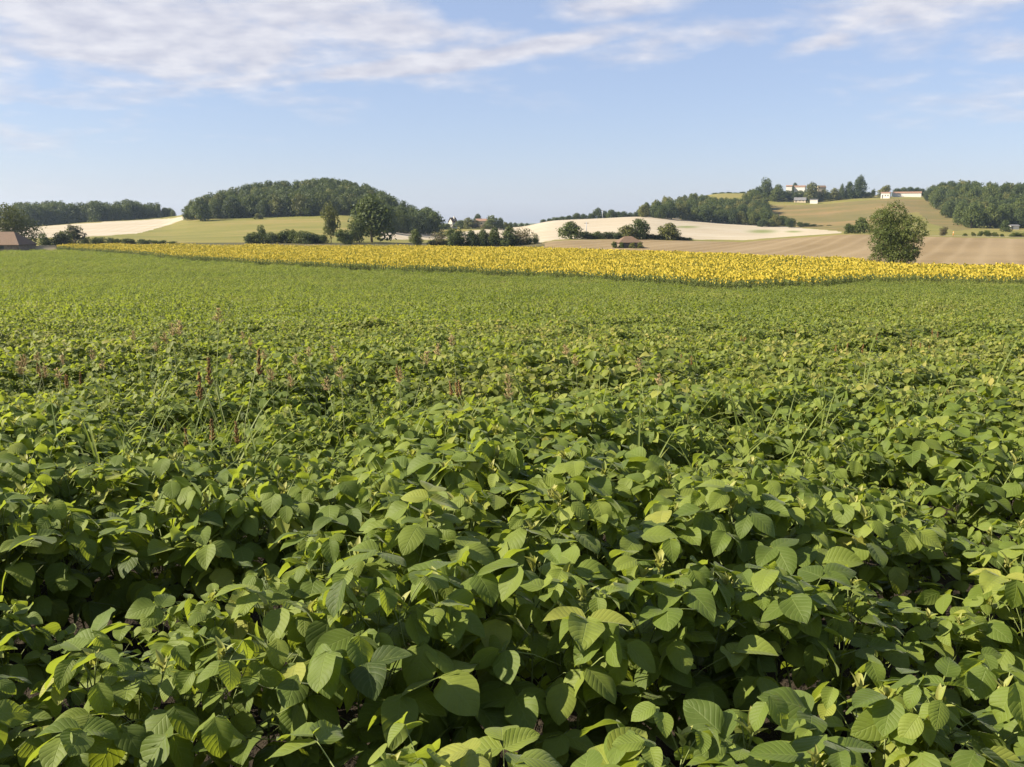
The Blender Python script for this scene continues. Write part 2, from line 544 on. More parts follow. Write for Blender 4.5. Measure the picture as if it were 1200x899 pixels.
def build_ground():
    ys = np.concatenate([np.arange(-36, 60, 1.0), np.arange(60, 250, 2.0), np.arange(250, 1010, 3.0), np.geomspace(1010, 4000, 46)])
    ms = np.concatenate([np.linspace(-2.2, -0.72, 50)[:-1], np.arange(-0.72, 0.72, 0.0024), np.linspace(0.72, 2.2, 50)])
    X = (ys[:, None] + 40) * ms[None, :]
    Y = np.repeat(ys[:, None], len(ms), 1)
    Z = ground(X, Y)
    V = np.stack([X, Y, Z], -1).reshape(-1, 3)
    Q = grid_quads(len(ys), len(ms))
    ctr = V[Q].mean(1)
    # edges wander a little, as sown edges do
    wob = (smooth_noise(ctr[:, 0], ctr[:, 1], 9.0, 3) - 0.5) * 1.0
    px, py = project(ctr[:, 0], ctr[:, 1], ctr[:, 2])
    py = py + wob
    q = bearing(ctr[:, 0], ctr[:, 1])
    cls = np.zeros(len(Q), int)                    # 0 crop soil
    far = ctr[:, 1] > np.where((q > 62), back_at(q), front_at(q))
    cls[far] = 1                                   # rough grass by default
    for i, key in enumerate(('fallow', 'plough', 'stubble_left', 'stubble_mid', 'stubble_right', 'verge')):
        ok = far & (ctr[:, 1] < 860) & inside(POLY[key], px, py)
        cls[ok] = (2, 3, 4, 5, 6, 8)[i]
    cls[far & (ctr[:, 1] > 1400)] = 7
    patch = np.zeros(len(V))
    vx, vy = project(V[:, 0], V[:, 1], V[:, 2])
    for (a, b, sa, sb) in GREEN_SPOTS:
        patch = np.maximum(patch, np.exp(-(((vx - a) / sa) ** 2 + ((vy - b) / sb) ** 2) ** 1.5) * (V[:, 1] > 250))
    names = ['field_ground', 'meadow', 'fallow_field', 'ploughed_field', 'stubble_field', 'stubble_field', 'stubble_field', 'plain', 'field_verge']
    mats = [
        field_mat('crop soil', [(0.2, (0.018, 0.014, 0.010)), (0.8, (0.038, 0.029, 0.02))], 0.3, fine=9.0),
        field_mat('meadow grass', [(0.1, (0.09, 0.105, 0.022)), (0.5, (0.165, 0.15, 0.04)), (0.95, (0.26, 0.185, 0.075))], 0.022, fine=0.5, streak=0.4),
        field_mat('fallow', [(0.1, (0.08, 0.088, 0.026)), (0.5, (0.155, 0.122, 0.045)), (0.95, (0.28, 0.165, 0.075))], 0.016, lines=[(70, 9.0)], line_amt=0.2, line_col=(0.11, 0.11, 0.05), fine=0.4, streak=0.45),
        field_mat('ploughed soil', [(0.1, (0.155, 0.11, 0.055)), (0.9, (0.235, 0.17, 0.09))], 0.03, lines=[(28, 6.0), (31, 31.0)], line_amt=0.35, line_col=(0.29, 0.22, 0.13), fine=0.9),
        field_mat('straw stubble', [(0.1, (0.275, 0.215, 0.14)), (0.5, (0.37, 0.32, 0.235)), (0.9, (0.44, 0.395, 0.315))], 0.012, lines=[(-12, 7.0), (-80, 26.0)], line_amt=0.3, line_col=(0.32, 0.24, 0.15), fine=0.5, streak=0.5, patch_col=(0.15, 0.17, 0.05)),
    ]
    mats = mats[:5] + [mats[4], mats[4], field_mat('far plain', [(0.1, (0.05, 0.07, 0.025)), (0.9, (0.14, 0.14, 0.06))], 0.006, fine=0.03),
                        field_mat('dark green-brown verge', [(0.1, (0.05, 0.055, 0.02)), (0.9, (0.12, 0.095, 0.05))], 0.05, fine=1.2)]
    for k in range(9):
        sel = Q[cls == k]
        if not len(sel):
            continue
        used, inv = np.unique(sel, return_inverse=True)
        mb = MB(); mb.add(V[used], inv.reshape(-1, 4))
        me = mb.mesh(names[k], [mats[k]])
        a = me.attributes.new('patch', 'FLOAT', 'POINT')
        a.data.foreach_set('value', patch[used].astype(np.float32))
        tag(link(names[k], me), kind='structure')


build_ground()


# ------------------------------------------------------------------ soybean plants
def soy_parts(seed, nv, nu, tiers=17, height=0.62):
    rng = np.random.default_rng(seed)
    st, fo, sh = MB(), MB(), MB()
    lean = rng.normal(0, 0.05, 2)
    stem_at = lambda t: np.array([lean[0] * t ** 1.5, lean[1] * t ** 1.5, height * t])
    tube(st, [stem_at(t) for t in np.linspace(0, 1, 6)], np.linspace(0.0045, 0.0018, 6), 5)
    az = rng.random() * 6.28
    for i in range(tiers):
        t = 0.12 + 0.86 * (i / (tiers - 1)) ** 0.85
        az += R(150) + rng.normal(0, 0.5)
        base = stem_at(min(t, 1))
        if rng.random() < 0.3 and t < 0.75:       # a short side branch carries the leaf further out
            base = base + np.array([math.sin(az), math.cos(az), 0.5]) * rng.uniform(0.04, 0.12)
        plen = rng.uniform(0.13, 0.24) * (1.0 if t < 0.8 else 0.62)
        el = R(rng.uniform(28, 62)) if t < 0.85 else R(rng.uniform(45, 75))
        d = np.array([math.sin(az) * math.cos(el), math.cos(az) * math.cos(el), math.sin(el)])
        tip = base + d * plen
        mid = base + d * plen * 0.5 + np.array([0, 0, 0.012])
        tube(st, [base, mid, tip], [0.0022, 0.0018, 0.0015], 4)
        size = rng.uniform(0.104, 0.146) * (1.0 if t < 0.8 else rng.uniform(0.55, 0.9))
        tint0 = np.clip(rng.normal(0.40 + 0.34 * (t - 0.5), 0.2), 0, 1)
        droop = R(rng.uniform(-25, 38))
        for kk, (da, sz) in enumerate(((0, 1.0), (R(82), 0.88), (R(-82), 0.88))):
            a2 = az + da + rng.normal(0, 0.2)
            L = size * sz * rng.uniform(0.93, 1.07)
            pitch = -droop - R(rng.uniform(0, 30))
            pos = tip
            if kk == 0:
                pos = tip + d * 0.02
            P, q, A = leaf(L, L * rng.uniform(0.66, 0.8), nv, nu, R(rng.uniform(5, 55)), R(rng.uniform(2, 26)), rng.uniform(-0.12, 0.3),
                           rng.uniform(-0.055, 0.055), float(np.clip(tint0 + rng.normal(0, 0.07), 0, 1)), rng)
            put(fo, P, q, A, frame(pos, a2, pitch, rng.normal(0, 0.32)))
    top = stem_at(1.0)
    tube(st, [top, top + [0.004, 0, 0.04]], [0.002, 0.0012], 4)
    for i in range(5):
        a2 = i * 1.4 + rng.random()
        P, q, A = leaf(rng.uniform(0.03, 0.062), rng.uniform(0.014, 0.027), max(2, nv // 2), 2, R(20), R(30), 0, 0, rng.random(), rng)
        put(sh, P, q, A, frame(top + [0.003, 0, 0.02 + 0.006 * i], a2, R(rng.uniform(40, 80)), 0))
    for i in range(3):                              # unopened buds
        p = top + np.array([rng.normal(0, 0.008), rng.normal(0, 0.008), rng.uniform(0.02, 0.05)])
        tube(sh, [p, p + [0, 0, 0.006], p + [rng.normal(0, .003), rng.normal(0, .003), 0.016]], [0.002, 0.004, 0.001], 5, tint=0.9)
    return st, fo, sh


NEAR = []
for s in range(14):
    a, b, c = soy_parts(100 + s, 8, 6, tiers=16 + s % 4)
    NEAR.append((a.mesh('soybean_stem', [M['soy_stem']]), b.mesh('soybean_foliage', [M['soy']]), c.mesh('soybean_shoot', [M['soy_tip']])))


def source_collection(name, meshes):
    """Meshes for scattered stuff; the collection itself stays out of the scene."""
    col = bpy.data.collections.new(name)
    for i, me in enumerate(meshes):
        o = bpy.data.objects.new('%s_%02d' % (name, i), me)
        col.objects.link(o)
    return col


def scatter(name, pos, rot, scl, idx, col, label, cat):
    me = bpy.data.meshes.new(name)
    n = len(pos)
    me.vertices.add(n); me.vertices.foreach_set('co', np.asarray(pos, np.float32).ravel())
    a = me.attributes.new('rot', 'FLOAT_VECTOR', 'POINT'); a.data.foreach_set('vector', np.asarray(rot, np.float32).ravel())
    a = me.attributes.new('scl', 'FLOAT_VECTOR', 'POINT'); a.data.foreach_set('vector', np.asarray(scl, np.float32).ravel())
    a = me.attributes.new('idx', 'INT', 'POINT'); a.data.foreach_set('value', np.asarray(idx, np.int32))
    o = link(name, me)
    g = bpy.data.node_groups.new(name, 'GeometryNodeTree')
    g.interface.new_socket('Geometry', in_out='INPUT', socket_type='NodeSocketGeometry')
    g.interface.new_socket('Geometry', in_out='OUTPUT', socket_type='NodeSocketGeometry')
    N = g.nodes.new
    i_, o_ = N('NodeGroupInput'), N('NodeGroupOutput')
    ci = N('GeometryNodeCollectionInfo'); ci.inputs['Collection'].default_value = col
    ci.inputs['Separate Children'].default_value = True; ci.inputs['Reset Children'].default_value = True
    ip = N('GeometryNodeInstanceOnPoints'); ip.inputs['Pick Instance'].default_value = True

    def named(nm, dt):
        nd = N('GeometryNodeInputNamedAttribute'); nd.data_type = dt; nd.inputs['Name'].default_value = nm
        return nd.outputs[0]
    g.links.new(i_.outputs[0], ip.inputs['Points'])
    g.links.new(ci.outputs[0], ip.inputs['Instance'])
    g.links.new(named('idx', 'INT'), ip.inputs['Instance Index'])
    e2r = N('FunctionNodeEulerToRotation')
    g.links.new(named('rot', 'FLOAT_VECTOR'), e2r.inputs[0])
    g.links.new(e2r.outputs[0], ip.inputs['Rotation'])
    g.links.new(named('scl', 'FLOAT_VECTOR'), ip.inputs['Scale'])
    g.links.new(ip.outputs[0], o_.inputs[0])
    md = o.modifiers.new('scatter', 'NODES'); md.node_group = g
    return tag(o, label, cat, kind='stuff')


ROW_A = R(15)                                  # rows cross the view almost square on
RX = np.array([math.cos(ROW_A), math.sin(ROW_A)]); RN = np.array([-math.sin(ROW_A), math.cos(ROW_A)])
ROW, STEP, TILE = 0.86, 0.115, 2.58
TILE_FROM = 30.0


def tile_mesh(seed):
    rng = np.random.default_rng(seed)
    mb = MB()
    for r_ in range(3):
        for x in np.arange(0, TILE, 0.12):
            if rng.random() < 0.15:
                continue
            h = rng.uniform(0.42, 0.78) * (0.45 + 0.95 * smooth_noise(x * 2.4 + seed * 17, r_ * 2.0, 1.0, seed))
            cx, cy = x - TILE / 2 + rng.normal(0, 0.05), (r_ + 0.5) * ROW - TILE / 2 + rng.normal(0, 0.06)
            for i in range(11):
                az = rng.random() * 6.28
                rad = rng.uniform(0.03, 0.24)
                L = rng.uniform(0.11, 0.16)
                pos = (cx + rad * math.sin(az), cy + rad * math.cos(az), h * rng.uniform(0.62, 1.0) - rad * 0.3)
                P, q, A = leaf(L, L * 0.75, 2, 2, R(rng.uniform(5, 45)), R(15), 0.05, 0, float(np.clip(rng.normal(0.48, 0.2), 0, 1)), rng)
                put(mb, P, q, A, frame(pos, az + rng.normal(0, 0.7), R(rng.uniform(-75, 35)), rng.normal(0, 0.5)))
            if rng.random() < 0.5:
                P, q, A = leaf(0.06, 0.03, 2, 2, 0.2, 0.3, 0, 0, 1.0, rng)
                put(mb, P, q, A, frame((cx, cy, h), rng.random() * 6, R(65), 0))
    return mb.mesh('soybean_tile', [M['soy_far']])


def plant_soy():
    # single plants out to TILE_FROM, then patches of canopy
    n0, n1 = -40, 320
    P = []
    for k in range(n0, n1):
        b = k * ROW
        if b > 48:
            break
        s = np.arange(-48, 48, STEP) + random.random() * STEP
        s = s + RNG.normal(0, 0.035, len(s))
        t = b + RNG.normal(0, 0.035, len(s))
        xy = s[:, None] * RX + t[:, None] * RN
        P.append(np.column_stack([xy, s, t]))
    P = np.concatenate(P)
    x, y, s, t = P.T
    cs = (np.floor(s / TILE) + 0.5) * TILE; ct = (np.floor(t / TILE) + 0.5) * TILE
    cy = cs * RX[1] + ct * RN[1]
    keep = (cy < TILE_FROM) & (y > 0.75) & (np.abs(x) < 0.64 * y + 3.0)
    x, y = x[keep], y[keep]
    z = ground(x, y)
    px, py = project(x, y, z + 0.55)
    vig = smooth_noise(x, y, 1.4, 5) * 0.65 + smooth_noise(x, y, 0.5, 6) * 0.35
    scl = 0.62 + 0.72 * vig + RNG.normal(0, 0.05, len(x))
    for (gx, gy, sx, sy, amt) in ((1130, 650, 95, 45, 0.5), (100, 690, 120, 22, 0.42), (215, 492, 80, 12, 0.4), (865, 500, 55, 14, 0.4), (610, 800, 70, 30, 0.4),
                                  (1060, 560, 60, 14, 0.3), (420, 640, 60, 14, 0.25), (40, 445, 60, 8, 0.3)):
        scl *= 1 - amt * np.exp(-((px - gx) / sx) ** 2 - ((py - gy) / sy) ** 2)
    miss = RNG.random(len(x)) < 0.03
    x, y, z, scl, px, py = [a[~miss] for a in (x, y, z, scl, px, py)]
    infr = (px > -90) & (px < 1290) & (py < 1150)
    order = np.argsort(np.where(infr, np.hypot(x, y), 1e9))
    near_i = order[:300]
    label = 'leafy green soybean plant standing in the rows at the near end of the field'
    # one of each kind first, then copies
    protos = []
    for (a, b, c) in NEAR:
        root = empty('soybean_plant', (0, 0, 0), label, 'soybean plant', 'soybean plants at the near end of the field')
        link('stem', a, root); link('foliage', b, root); link('shoot', c, root)
        protos.append(root)
    fresh = set()
    for i in near_i:
        k = random.randrange(len(protos))
        if k not in fresh:
            root = protos[k]; fresh.add(k)
        else:
            root = protos[k].copy(); C.objects.link(root)
            for ch in protos[k].children:
                c2 = ch.copy(); c2.parent = root; C.objects.link(c2)
        root.location = (x[i], y[i], z[i] - 0.02)
        root.rotation_euler = (random.gauss(0, 0.10), random.gauss(0, 0.10), random.random() * 6.28)
        sc = float(scl[i]); root.scale = (sc * random.uniform(0.95, 1.08), sc * random.uniform(0.95, 1.08), sc)
    for k, p in enumerate(protos):
        if k not in fresh:
            for ch in list(p.children): bpy.data.objects.remove(ch)
            bpy.data.objects.remove(p)
    rest = np.setdiff1d(np.arange(len(x)), near_i)
    mid_meshes = []
    for s_ in range(8):
        a, b, c = soy_parts(300 + s_, 3, 2, tiers=17)
        mb = MB(); mb.merge(b, 0); mb.merge(a, 1); mb.merge(c, 2)
        mid_meshes.append(mb.mesh('soybean_mid', [M['soy_far'], M['soy_stem'], M['soy_tip']]))
    # the out-of-frame plants beside the camera use the detailed foliage
    tiles = [tile_mesh(500 + i) for i in range(8)]
    full = []
    for s_ in range(6):
        a, b, c = soy_parts(100 + s_, 8, 6, tiers=16 + s_ % 4)
        mb = MB(); mb.merge(b, 0); mb.merge(a, 1); mb.merge(c, 2)
        full.append(mb.mesh('soybean_full', [M['soy'], M['soy_stem'], M['soy_tip']]))
    col = source_collection('soybean_source', mid_meshes + tiles + full)
    n = len(rest)
    pos = np.column_stack([x, y, z - 0.02])[rest]
    rot = np.column_stack([RNG.normal(0, 0.1, n), RNG.normal(0, 0.1, n), RNG.random(n) * 6.28])
    sc3 = np.repeat(scl[rest][:, None], 3, 1)
    idx = np.where(np.hypot(x, y)[rest] < 9.5, 16 + RNG.integers(0, 6, n), RNG.integers(0, 8, n))
    # canopy patches
    ss, tt = np.meshgrid(np.arange(-190, 190) * TILE + TILE / 2, np.arange(-40, 200) * TILE + TILE / 2)
    ss, tt = ss.ravel(), tt.ravel()
    tx, ty = ss * RX[0] + tt * RN[0], ss * RX[1] + tt * RN[1]
    q = bearing(tx, ty)
    ok = (ty >= TILE_FROM) & (q > -190) & (q < 1390)
    ok &= ty < front_at(q) - 0.9
    tx, ty = tx[ok], ty[ok]
    tz = ground(tx, ty)
    sl = np.arctan((ground(tx, ty + 1) - ground(tx, ty - 1)) / 2)
    m = len(tx)
    trot = []
    for a in sl:
        rz = ROW_A + (PI if random.random() < 0.5 else 0)
        e = (Matrix.Rotation(float(a), 3, 'X') @ Matrix.Rotation(rz, 3, 'Z')).to_euler('XYZ')
        trot.append((e.x, e.y, e.z))
    vz = 0.55 + 0.85 * (smooth_noise(tx, ty, 5.0, 8) * 0.5 + smooth_noise(tx, ty, 2.2, 9) * 0.5)
    pos = np.vstack([pos, np.column_stack([tx, ty, tz])])
    rot = np.vstack([rot, np.array(trot)])
    sc3 = np.vstack([sc3, np.column_stack([np.full(m, 1.03), np.full(m, 1.03), vz])])
    idx = np.concatenate([idx, 8 + RNG.integers(0, 8, m)])
    scatter('soybean_crop', pos, rot, sc3, idx, col, 'wide soybean crop running back from the near rows to the sunflowers', 'soybean crop')
    print('soy', n, 'tiles', m)


plant_soy()


# ------------------------------------------------------------------ sunflowers
def sunflower_parts(seed):
    rng = np.random.default_rng(seed)
    st, lf, hd = MB(), MB(), MB()
    Hh = rng.uniform(1.4, 1.62)
    bend = rng.uniform(0.04, 0.1)
    # the plant faces -Y
    pts = [(0, 0, 0), (0, 0, Hh * 0.5), (0, -0.01, Hh * 0.88), (0, -bend * 0.6, Hh * 0.97), (0, -bend * 1.5, Hh * 0.985)]
    tube(st, pts, [0.016, 0.014, 0.011, 0.009, 0.008], 5)
    for i in range(11):
        t = 0.25 + 0.62 * i / 10
        az = i * 2.4 + rng.normal(0, 0.3)
        L = rng.uniform(0.2, 0.3) * (1 - 0.35 * max(0, t - 0.5))
        pos = np.array([0.05 * math.sin(az), 0.05 * math.cos(az), Hh * t])
        P, q, A = leaf(L, L * 0.8, 3, 2, R(rng.uniform(30, 75)), R(12), 0.05, 0, float(np.clip(rng.normal(0.45 - 0.3 * (0.6 - t), 0.2), 0, 1)), rng)
        put(lf, P, q, A, frame(pos, az, R(rng.uniform(-20, 25)), rng.normal(0, 0.2)))
    c = np.array([0, -bend * 1.5 - 0.02, Hh * 0.985])
    tilt = R(rng.uniform(-5, 32))                    # how far the face nods down
    ax = np.array([0, -math.cos(tilt), -math.sin(tilt)]); ex = np.array([1.0, 0, 0]); ey = np.cross(ax, ex)
    n = 16
    rd, rp = rng.uniform(0.05, 0.07), rng.uniform(0.115, 0.15)
    for i in range(n):
        a = 2 * PI * i / n
        d = ex * math.cos(a) + ey * math.sin(a); s = -ex * math.sin(a) + ey * math.cos(a)
        w = 0.03
        rr = rp * rng.uniform(0.85, 1.08)
        fw = ax * rng.uniform(-0.015, 0.035)
        v = [c + d * rd * 0.9 - s * w * 0.6, c + d * rd * 0.9 + s * w * 0.6, c + d * (rd + rr) / 2 + s * w + fw * 0.6, c + d * rr + fw,
             c + d * (rd + rr) / 2 - s * w + fw * 0.6]
        tn = rng.random()
        hd.add(v, [(0, 1, 2, 4), (4, 2, 3, 3)], np.tile([0, .5, tn], (5, 1)), 0)
    ang = np.linspace(0, 2 * PI, 12, endpoint=False)
    ring = [c + rd * (ex * math.cos(a) + ey * math.sin(a)) for a in ang]
    v = np.vstack([ring, [c + ax * 0.025], [c - ax * 0.035]])
    q = []
    for i in range(12):
        j = (i + 1) % 12
        q.append((i, j, 12, 12)); q.append((j, i, 13, 13))
    hd.add(v, q[0::2], None, 1)
    hd.add(v, q[1::2], np.tile([0, .5, .4], (14, 1)), 2)
    return st, lf, hd


def plant_sunflowers():
    d = np.array([(945 - 600) / F * CT, 1.0]); d /= np.linalg.norm(d)     # rows run straight up the valley
    n = np.array([d[1], -d[0]])
    a = np.arange(40, 300, 0.27); b = np.arange(-220, 150, 0.78)
    A, B = np.meshgrid(a, b)
    A = A + RNG.normal(0, 0.05, A.shape); B = B + RNG.normal(0, 0.15, B.shape)
    x = (A * d[0] + B * n[0]).ravel(); y = (A * d[1] + B * n[1]).ravel()
    q = bearing(x, y)
    fr = front_at(q) + (smooth_noise(x, y, 4.0, 21) - 0.5) * 2.6
    ok = (q > 64) & (q < 1330) & (y > fr) & (y < back_at(q)) & (RNG.random(len(x)) > 0.05)
    # a narrow grassy lane parts the two blocks
    ok &= ~((np.abs(q - 1024) < 3) & (y < front_at(q) + 5))
    x, y, q = x[ok], y[ok], q[ok]
    z = ground(x, y)
    m = len(x)
    face = R(-28) + RNG.normal(0, R(24), m)          # heads look towards the morning sun, to the near left
    scl = 0.88 + 0.26 * smooth_noise(x, y, 5.0, 31) + RNG.normal(0, 0.07, m)
    scl = scl * np.where(y - front_at(q) < 1.4, RNG.uniform(0.7, 0.95, m), 1.0)
    protos = [sunflower_parts(700 + i) for i in range(8)]
    mats = [M['sun_petal'], M['sun_disc'], M['sun_leaf']]
    parts = [(s.mesh('sunflower_stem', [M['weed_stem']]), l.mesh('sunflower_leaves', [M['sun_leaf']]), h.mesh('sunflower_head', mats)) for s, l, h in protos]
    one = []
    for s, l, h in protos:
        mb = MB(); mb.merge(l, 2); mb.merge(s, 3)
        for v_, q_, a_, m_ in zip(h.V, h.Q, h.A, h.M):
            mb.V.append(v_); mb.Q.append(q_ + mb.n); mb.A.append(a_); mb.M.append(m_)
        mb.n += h.n
        one.append(mb.mesh('sunflower', mats + [M['weed_stem']]))
    infr = (q > 66) & (q < 1198)
    # the plants that stand free along the open front edge show largest
    edge = (y - front_at(q))
    order = np.argsort(np.where(infr & (edge < 2.2), y, 1e9))[:300]
    roots = []
    for (s, l, h) in parts:
        root = empty('sunflower', (0, 0, 0), 'yellow sunflower standing on the open front edge of the sunflower strip', 'sunflower', 'sunflowers along the front edge of the strip')
        link('stem', s, root); link('leaves', l, root); link('flower_head', h, root)
        roots.append(root)
    for c_, i in enumerate(order):
        k = c_ % 8
        root = roots[k]
        if c_ >= 8:
            root = roots[k].copy(); C.objects.link(root)
            for ch in roots[k].children:
                c2 = ch.copy(); c2.parent = root; C.objects.link(c2)
        root.location = (x[i], y[i], z[i]); root.rotation_euler = (RNG.normal(0, .05), RNG.normal(0, .05), face[i])
        root.scale = (scl[i],) * 3
    rest = np.setdiff1d(np.arange(m), order)
    k = len(rest)
    scatter('sunflower_crop', np.column_stack([x, y, z])[rest], np.column_stack([RNG.normal(0, .05, k), RNG.normal(0, .05, k), face[rest]]),
            np.repeat(scl[rest][:, None], 3, 1), RNG.integers(0, 8, k), source_collection('sunflower_source', one),
            'broad yellow strip of flowering sunflowers across the valley floor', 'sunflower crop')
    print('sunflowers', m)


plant_sunflowers()


# ------------------------------------------------------------------ trees
def crown_mesh(seed, nleaf, size, wide=1.0, tall=1.0, lobes=14, gap=0.15, shape='round', mats=None, low=0.12, fuzz=0.13, vary=0.0):
    """Crown in a unit box: half width 0.5*wide, from z=low to z=1. Leaf sprays sit on and inside many uneven lobes."""
    rng = np.random.default_rng(seed)
    mb = MB()
    cen, rad = [], []
    for i in range(lobes):
        h = (i + 0.5) / lobes
        z = low + (1 - low) * (0.1 + 0.78 * h)
        if shape == 'round':
            prof = math.sin(PI * min(1, 0.16 + 0.84 * (0.12 + 0.86 * h) ** 0.9)) ** 0.6
        elif shape == 'cone':
            prof = 1.05 - h
        elif shape == 'barrel':
            prof = 1.0 if h < 0.72 else 1.0 - 0.55 * ((h - 0.72) / 0.28) ** 1.6
        elif shape == 'column':
            prof = 0.75 + 0.25 * math.sin(PI * h)
        else:                                         # skirt: widest low down
            prof = (1 - 0.55 * h ** 1.8)
        a = i * 2.4 + rng.normal(0, 0.5)
        r = rng.uniform(0.12 - vary * 0.3, 0.2 + vary * 0.4) * (0.8 + 0.5 * prof)
        d = max(0, 0.5 * prof - r * 0.85) * rng.uniform(0.55, 1.05 + vary * 2)
        cen.append((d * math.cos(a), d * math.sin(a), z)); rad.append(r)
    cen.append((0, 0, low + (1 - low) * 0.55)); rad.append(0.26)
    cen.append((0.02, 0, low + (1 - low) * 0.33)); rad.append(0.24)
    cen = np.array(cen); rad = np.array(rad)
    p = rad ** 2; p /= p.sum()
    k = rng.choice(len(rad), nleaf, p=p)
    d = rng.normal(0, 1, (nleaf, 3)); d /= np.linalg.norm(d, axis=1)[:, None]
    lump = 1 + 0.3 * np.sin(d[:, 0] * 7 + k * 1.3) * np.sin(d[:, 1] * 6 + k) * np.sin(d[:, 2] * 8 + k * 0.7)
    rr = rad[k] * lump * np.clip(rng.normal(0.93, fuzz, nleaf), 0.35, 1.25)
    pos = cen[k] + d * rr[:, None] * np.array([1, 1, 0.82])
    pos[:, :2] *= wide
    pos[:, 2] = np.clip(low * 0.8 + (pos[:, 2] - low * 0.8) * tall, low * 0.5, None)
    zmax = np.quantile(pos[:, 2], 0.998)
    pos[:, 2] = low * 0.5 + (pos[:, 2] - low * 0.5) * (1 - low * 0.5) / (zmax - low * 0.5)
    xm = np.quantile(np.abs(pos[:, :2]), 0.985)
    pos[:, :2] *= 0.5 * wide / xm
    nrm = d + rng.normal(0, 0.55, (nleaf, 3)) + np.array([0, 0, 0.35])
    nrm /= np.linalg.norm(nrm, axis=1)[:, None]
    t1 = np.cross(nrm, rng.normal(0, 1, (nleaf, 3))); t1 /= np.linalg.norm(t1, axis=1)[:, None]
    t2 = np.cross(nrm, t1)
    s = size * rng.uniform(0.55, 1.25, nleaf)[:, None]
    fold = nrm * s * rng.uniform(-0.35, 0.35, nleaf)[:, None]
    v = np.stack([pos - t1 * s, pos - t2 * s * 0.62 + fold, pos + t1 * s, pos + t2 * s * 0.62 + fold], 1).reshape(-1, 3)
    q = np.arange(nleaf * 4).reshape(-1, 4)
    lobe_t = rng.uniform(-0.18, 0.18, len(rad))
    tint = np.clip(0.45 + lobe_t[k] + rng.normal(0, 0.13, nleaf), 0, 1)
    A = np.zeros((nleaf * 4, 3)); A[:, 1] = 0.5; A[:, 2] = np.repeat(tint, 4)
    mb.add(v, q, A)
    return mb.mesh('crown', mats, smooth=False)


def trunk_mesh(seed, top=0.62, r=0.028, limbs=6, spread=0.26):
    rng = np.random.default_rng(seed)
    mb = MB()
    pts = [(rng.normal(0, .008) * i, rng.normal(0, .008) * i, top * i / 5 - 0.02) for i in range(6)]
    tube(mb, pts, np.linspace(r * 1.25, r * 0.45, 6), 7)
    for i in range(limbs):
        t = 0.3 + 0.65 * i / limbs
        b = np.array(pts[int(t * 5)])
        a = i * 2.4 + rng.normal(0, 0.4)
        e = b + np.array([math.cos(a) * spread, math.sin(a) * spread, rng.uniform(0.1, 0.28)]) * rng.uniform(0.7, 1.1)
        m_ = (b + e) / 2 + [0, 0, 0.03]
        tube(mb, [b, m_, e], [r * 0.55, r * 0.38, r * 0.15], 5)
    return mb.mesh('trunk', [M['bark']])


TREES = {}


def tree_model(kind, tone):
    key = (kind, tone)
    if key in TREES:
        return TREES[key]
    sd = 900 + len(TREES) * 13
    spec = {
        'wood_a': dict(nleaf=2600, size=0.045, lobes=15, shape='round', low=0.03),
        'wood_b': dict(nleaf=2400, size=0.045, lobes=11, shape='skirt', low=0.02),
        'wood_c': dict(nleaf=2600, size=0.042, lobes=18, shape='round', low=0.06),
        'wood_d': dict(nleaf=2300, size=0.047, lobes=13, shape='column', low=0.02),
        'round': dict(nleaf=3200, size=0.04, lobes=16, shape='round', low=0.12),
        'bush': dict(nleaf=1700, size=0.05, lobes=8, shape='skirt', low=0.0),
        'bush_b': dict(nleaf=1600, size=0.05, lobes=9, shape='barrel', low=0.0),
        'cone': dict(nleaf=1700, size=0.045, lobes=11, shape='cone', low=0.04),
        'column': dict(nleaf=2200, size=0.042, lobes=14, shape='column', low=0.16),
        'thin': dict(nleaf=900, size=0.042, lobes=12, shape='column', low=0.12),
        'big': dict(nleaf=24000, size=0.0145, lobes=15, shape='barrel', low=0.0, fuzz=0.09, vary=0.11),
        'biground': dict(nleaf=9000, size=0.02, lobes=22, shape='round', low=0.05),
    }[kind]
    tr = dict(wood_c=(0.6, 0.025), column=(0.75, 0.022), thin=(0.75, 0.02), big=(0.7, 0.024), bush=(0.5, 0.015), bush_b=(0.5, 0.015)).get(kind, (0.62, 0.026))
    TREES[key] = (crown_mesh(sd, mats=[M[tone]], **spec), trunk_mesh(sd + 1, tr[0], tr[1]))
    return TREES[key]


def tree(p, height, width, kind, tone, label, group=None, name='tree', cat='tree', lean=0.0):
    me_c, me_t = tree_model(kind, tone)
    o = empty(name, p, label, cat, group, rz=random.random() * 6.28, scale=(width, width, height))
    if lean:
        o.rotation_euler = (0, lean, 0)
    link('trunk', me_t, o); link('crown', me_c, o)
    return o


def tree_px(px, top, wpx, Y, kind, tone, label, group=None, name='tree', cat='tree', lean=0.0, sink=0.15):
    p = spot(px, Y)
    zt = at(px, top, Y).z
    h = max(0.6, zt - p.z + sink)
    w = wpx / F * Y * CT
    return tree(p - Vector((0, 0, sink)), h, w, kind, tone, label, group, name, cat, lean)


def poly_at(pts, x):
    return np.interp(x, [p[0] for p in pts], [p[1] for p in pts])


WOODS = []


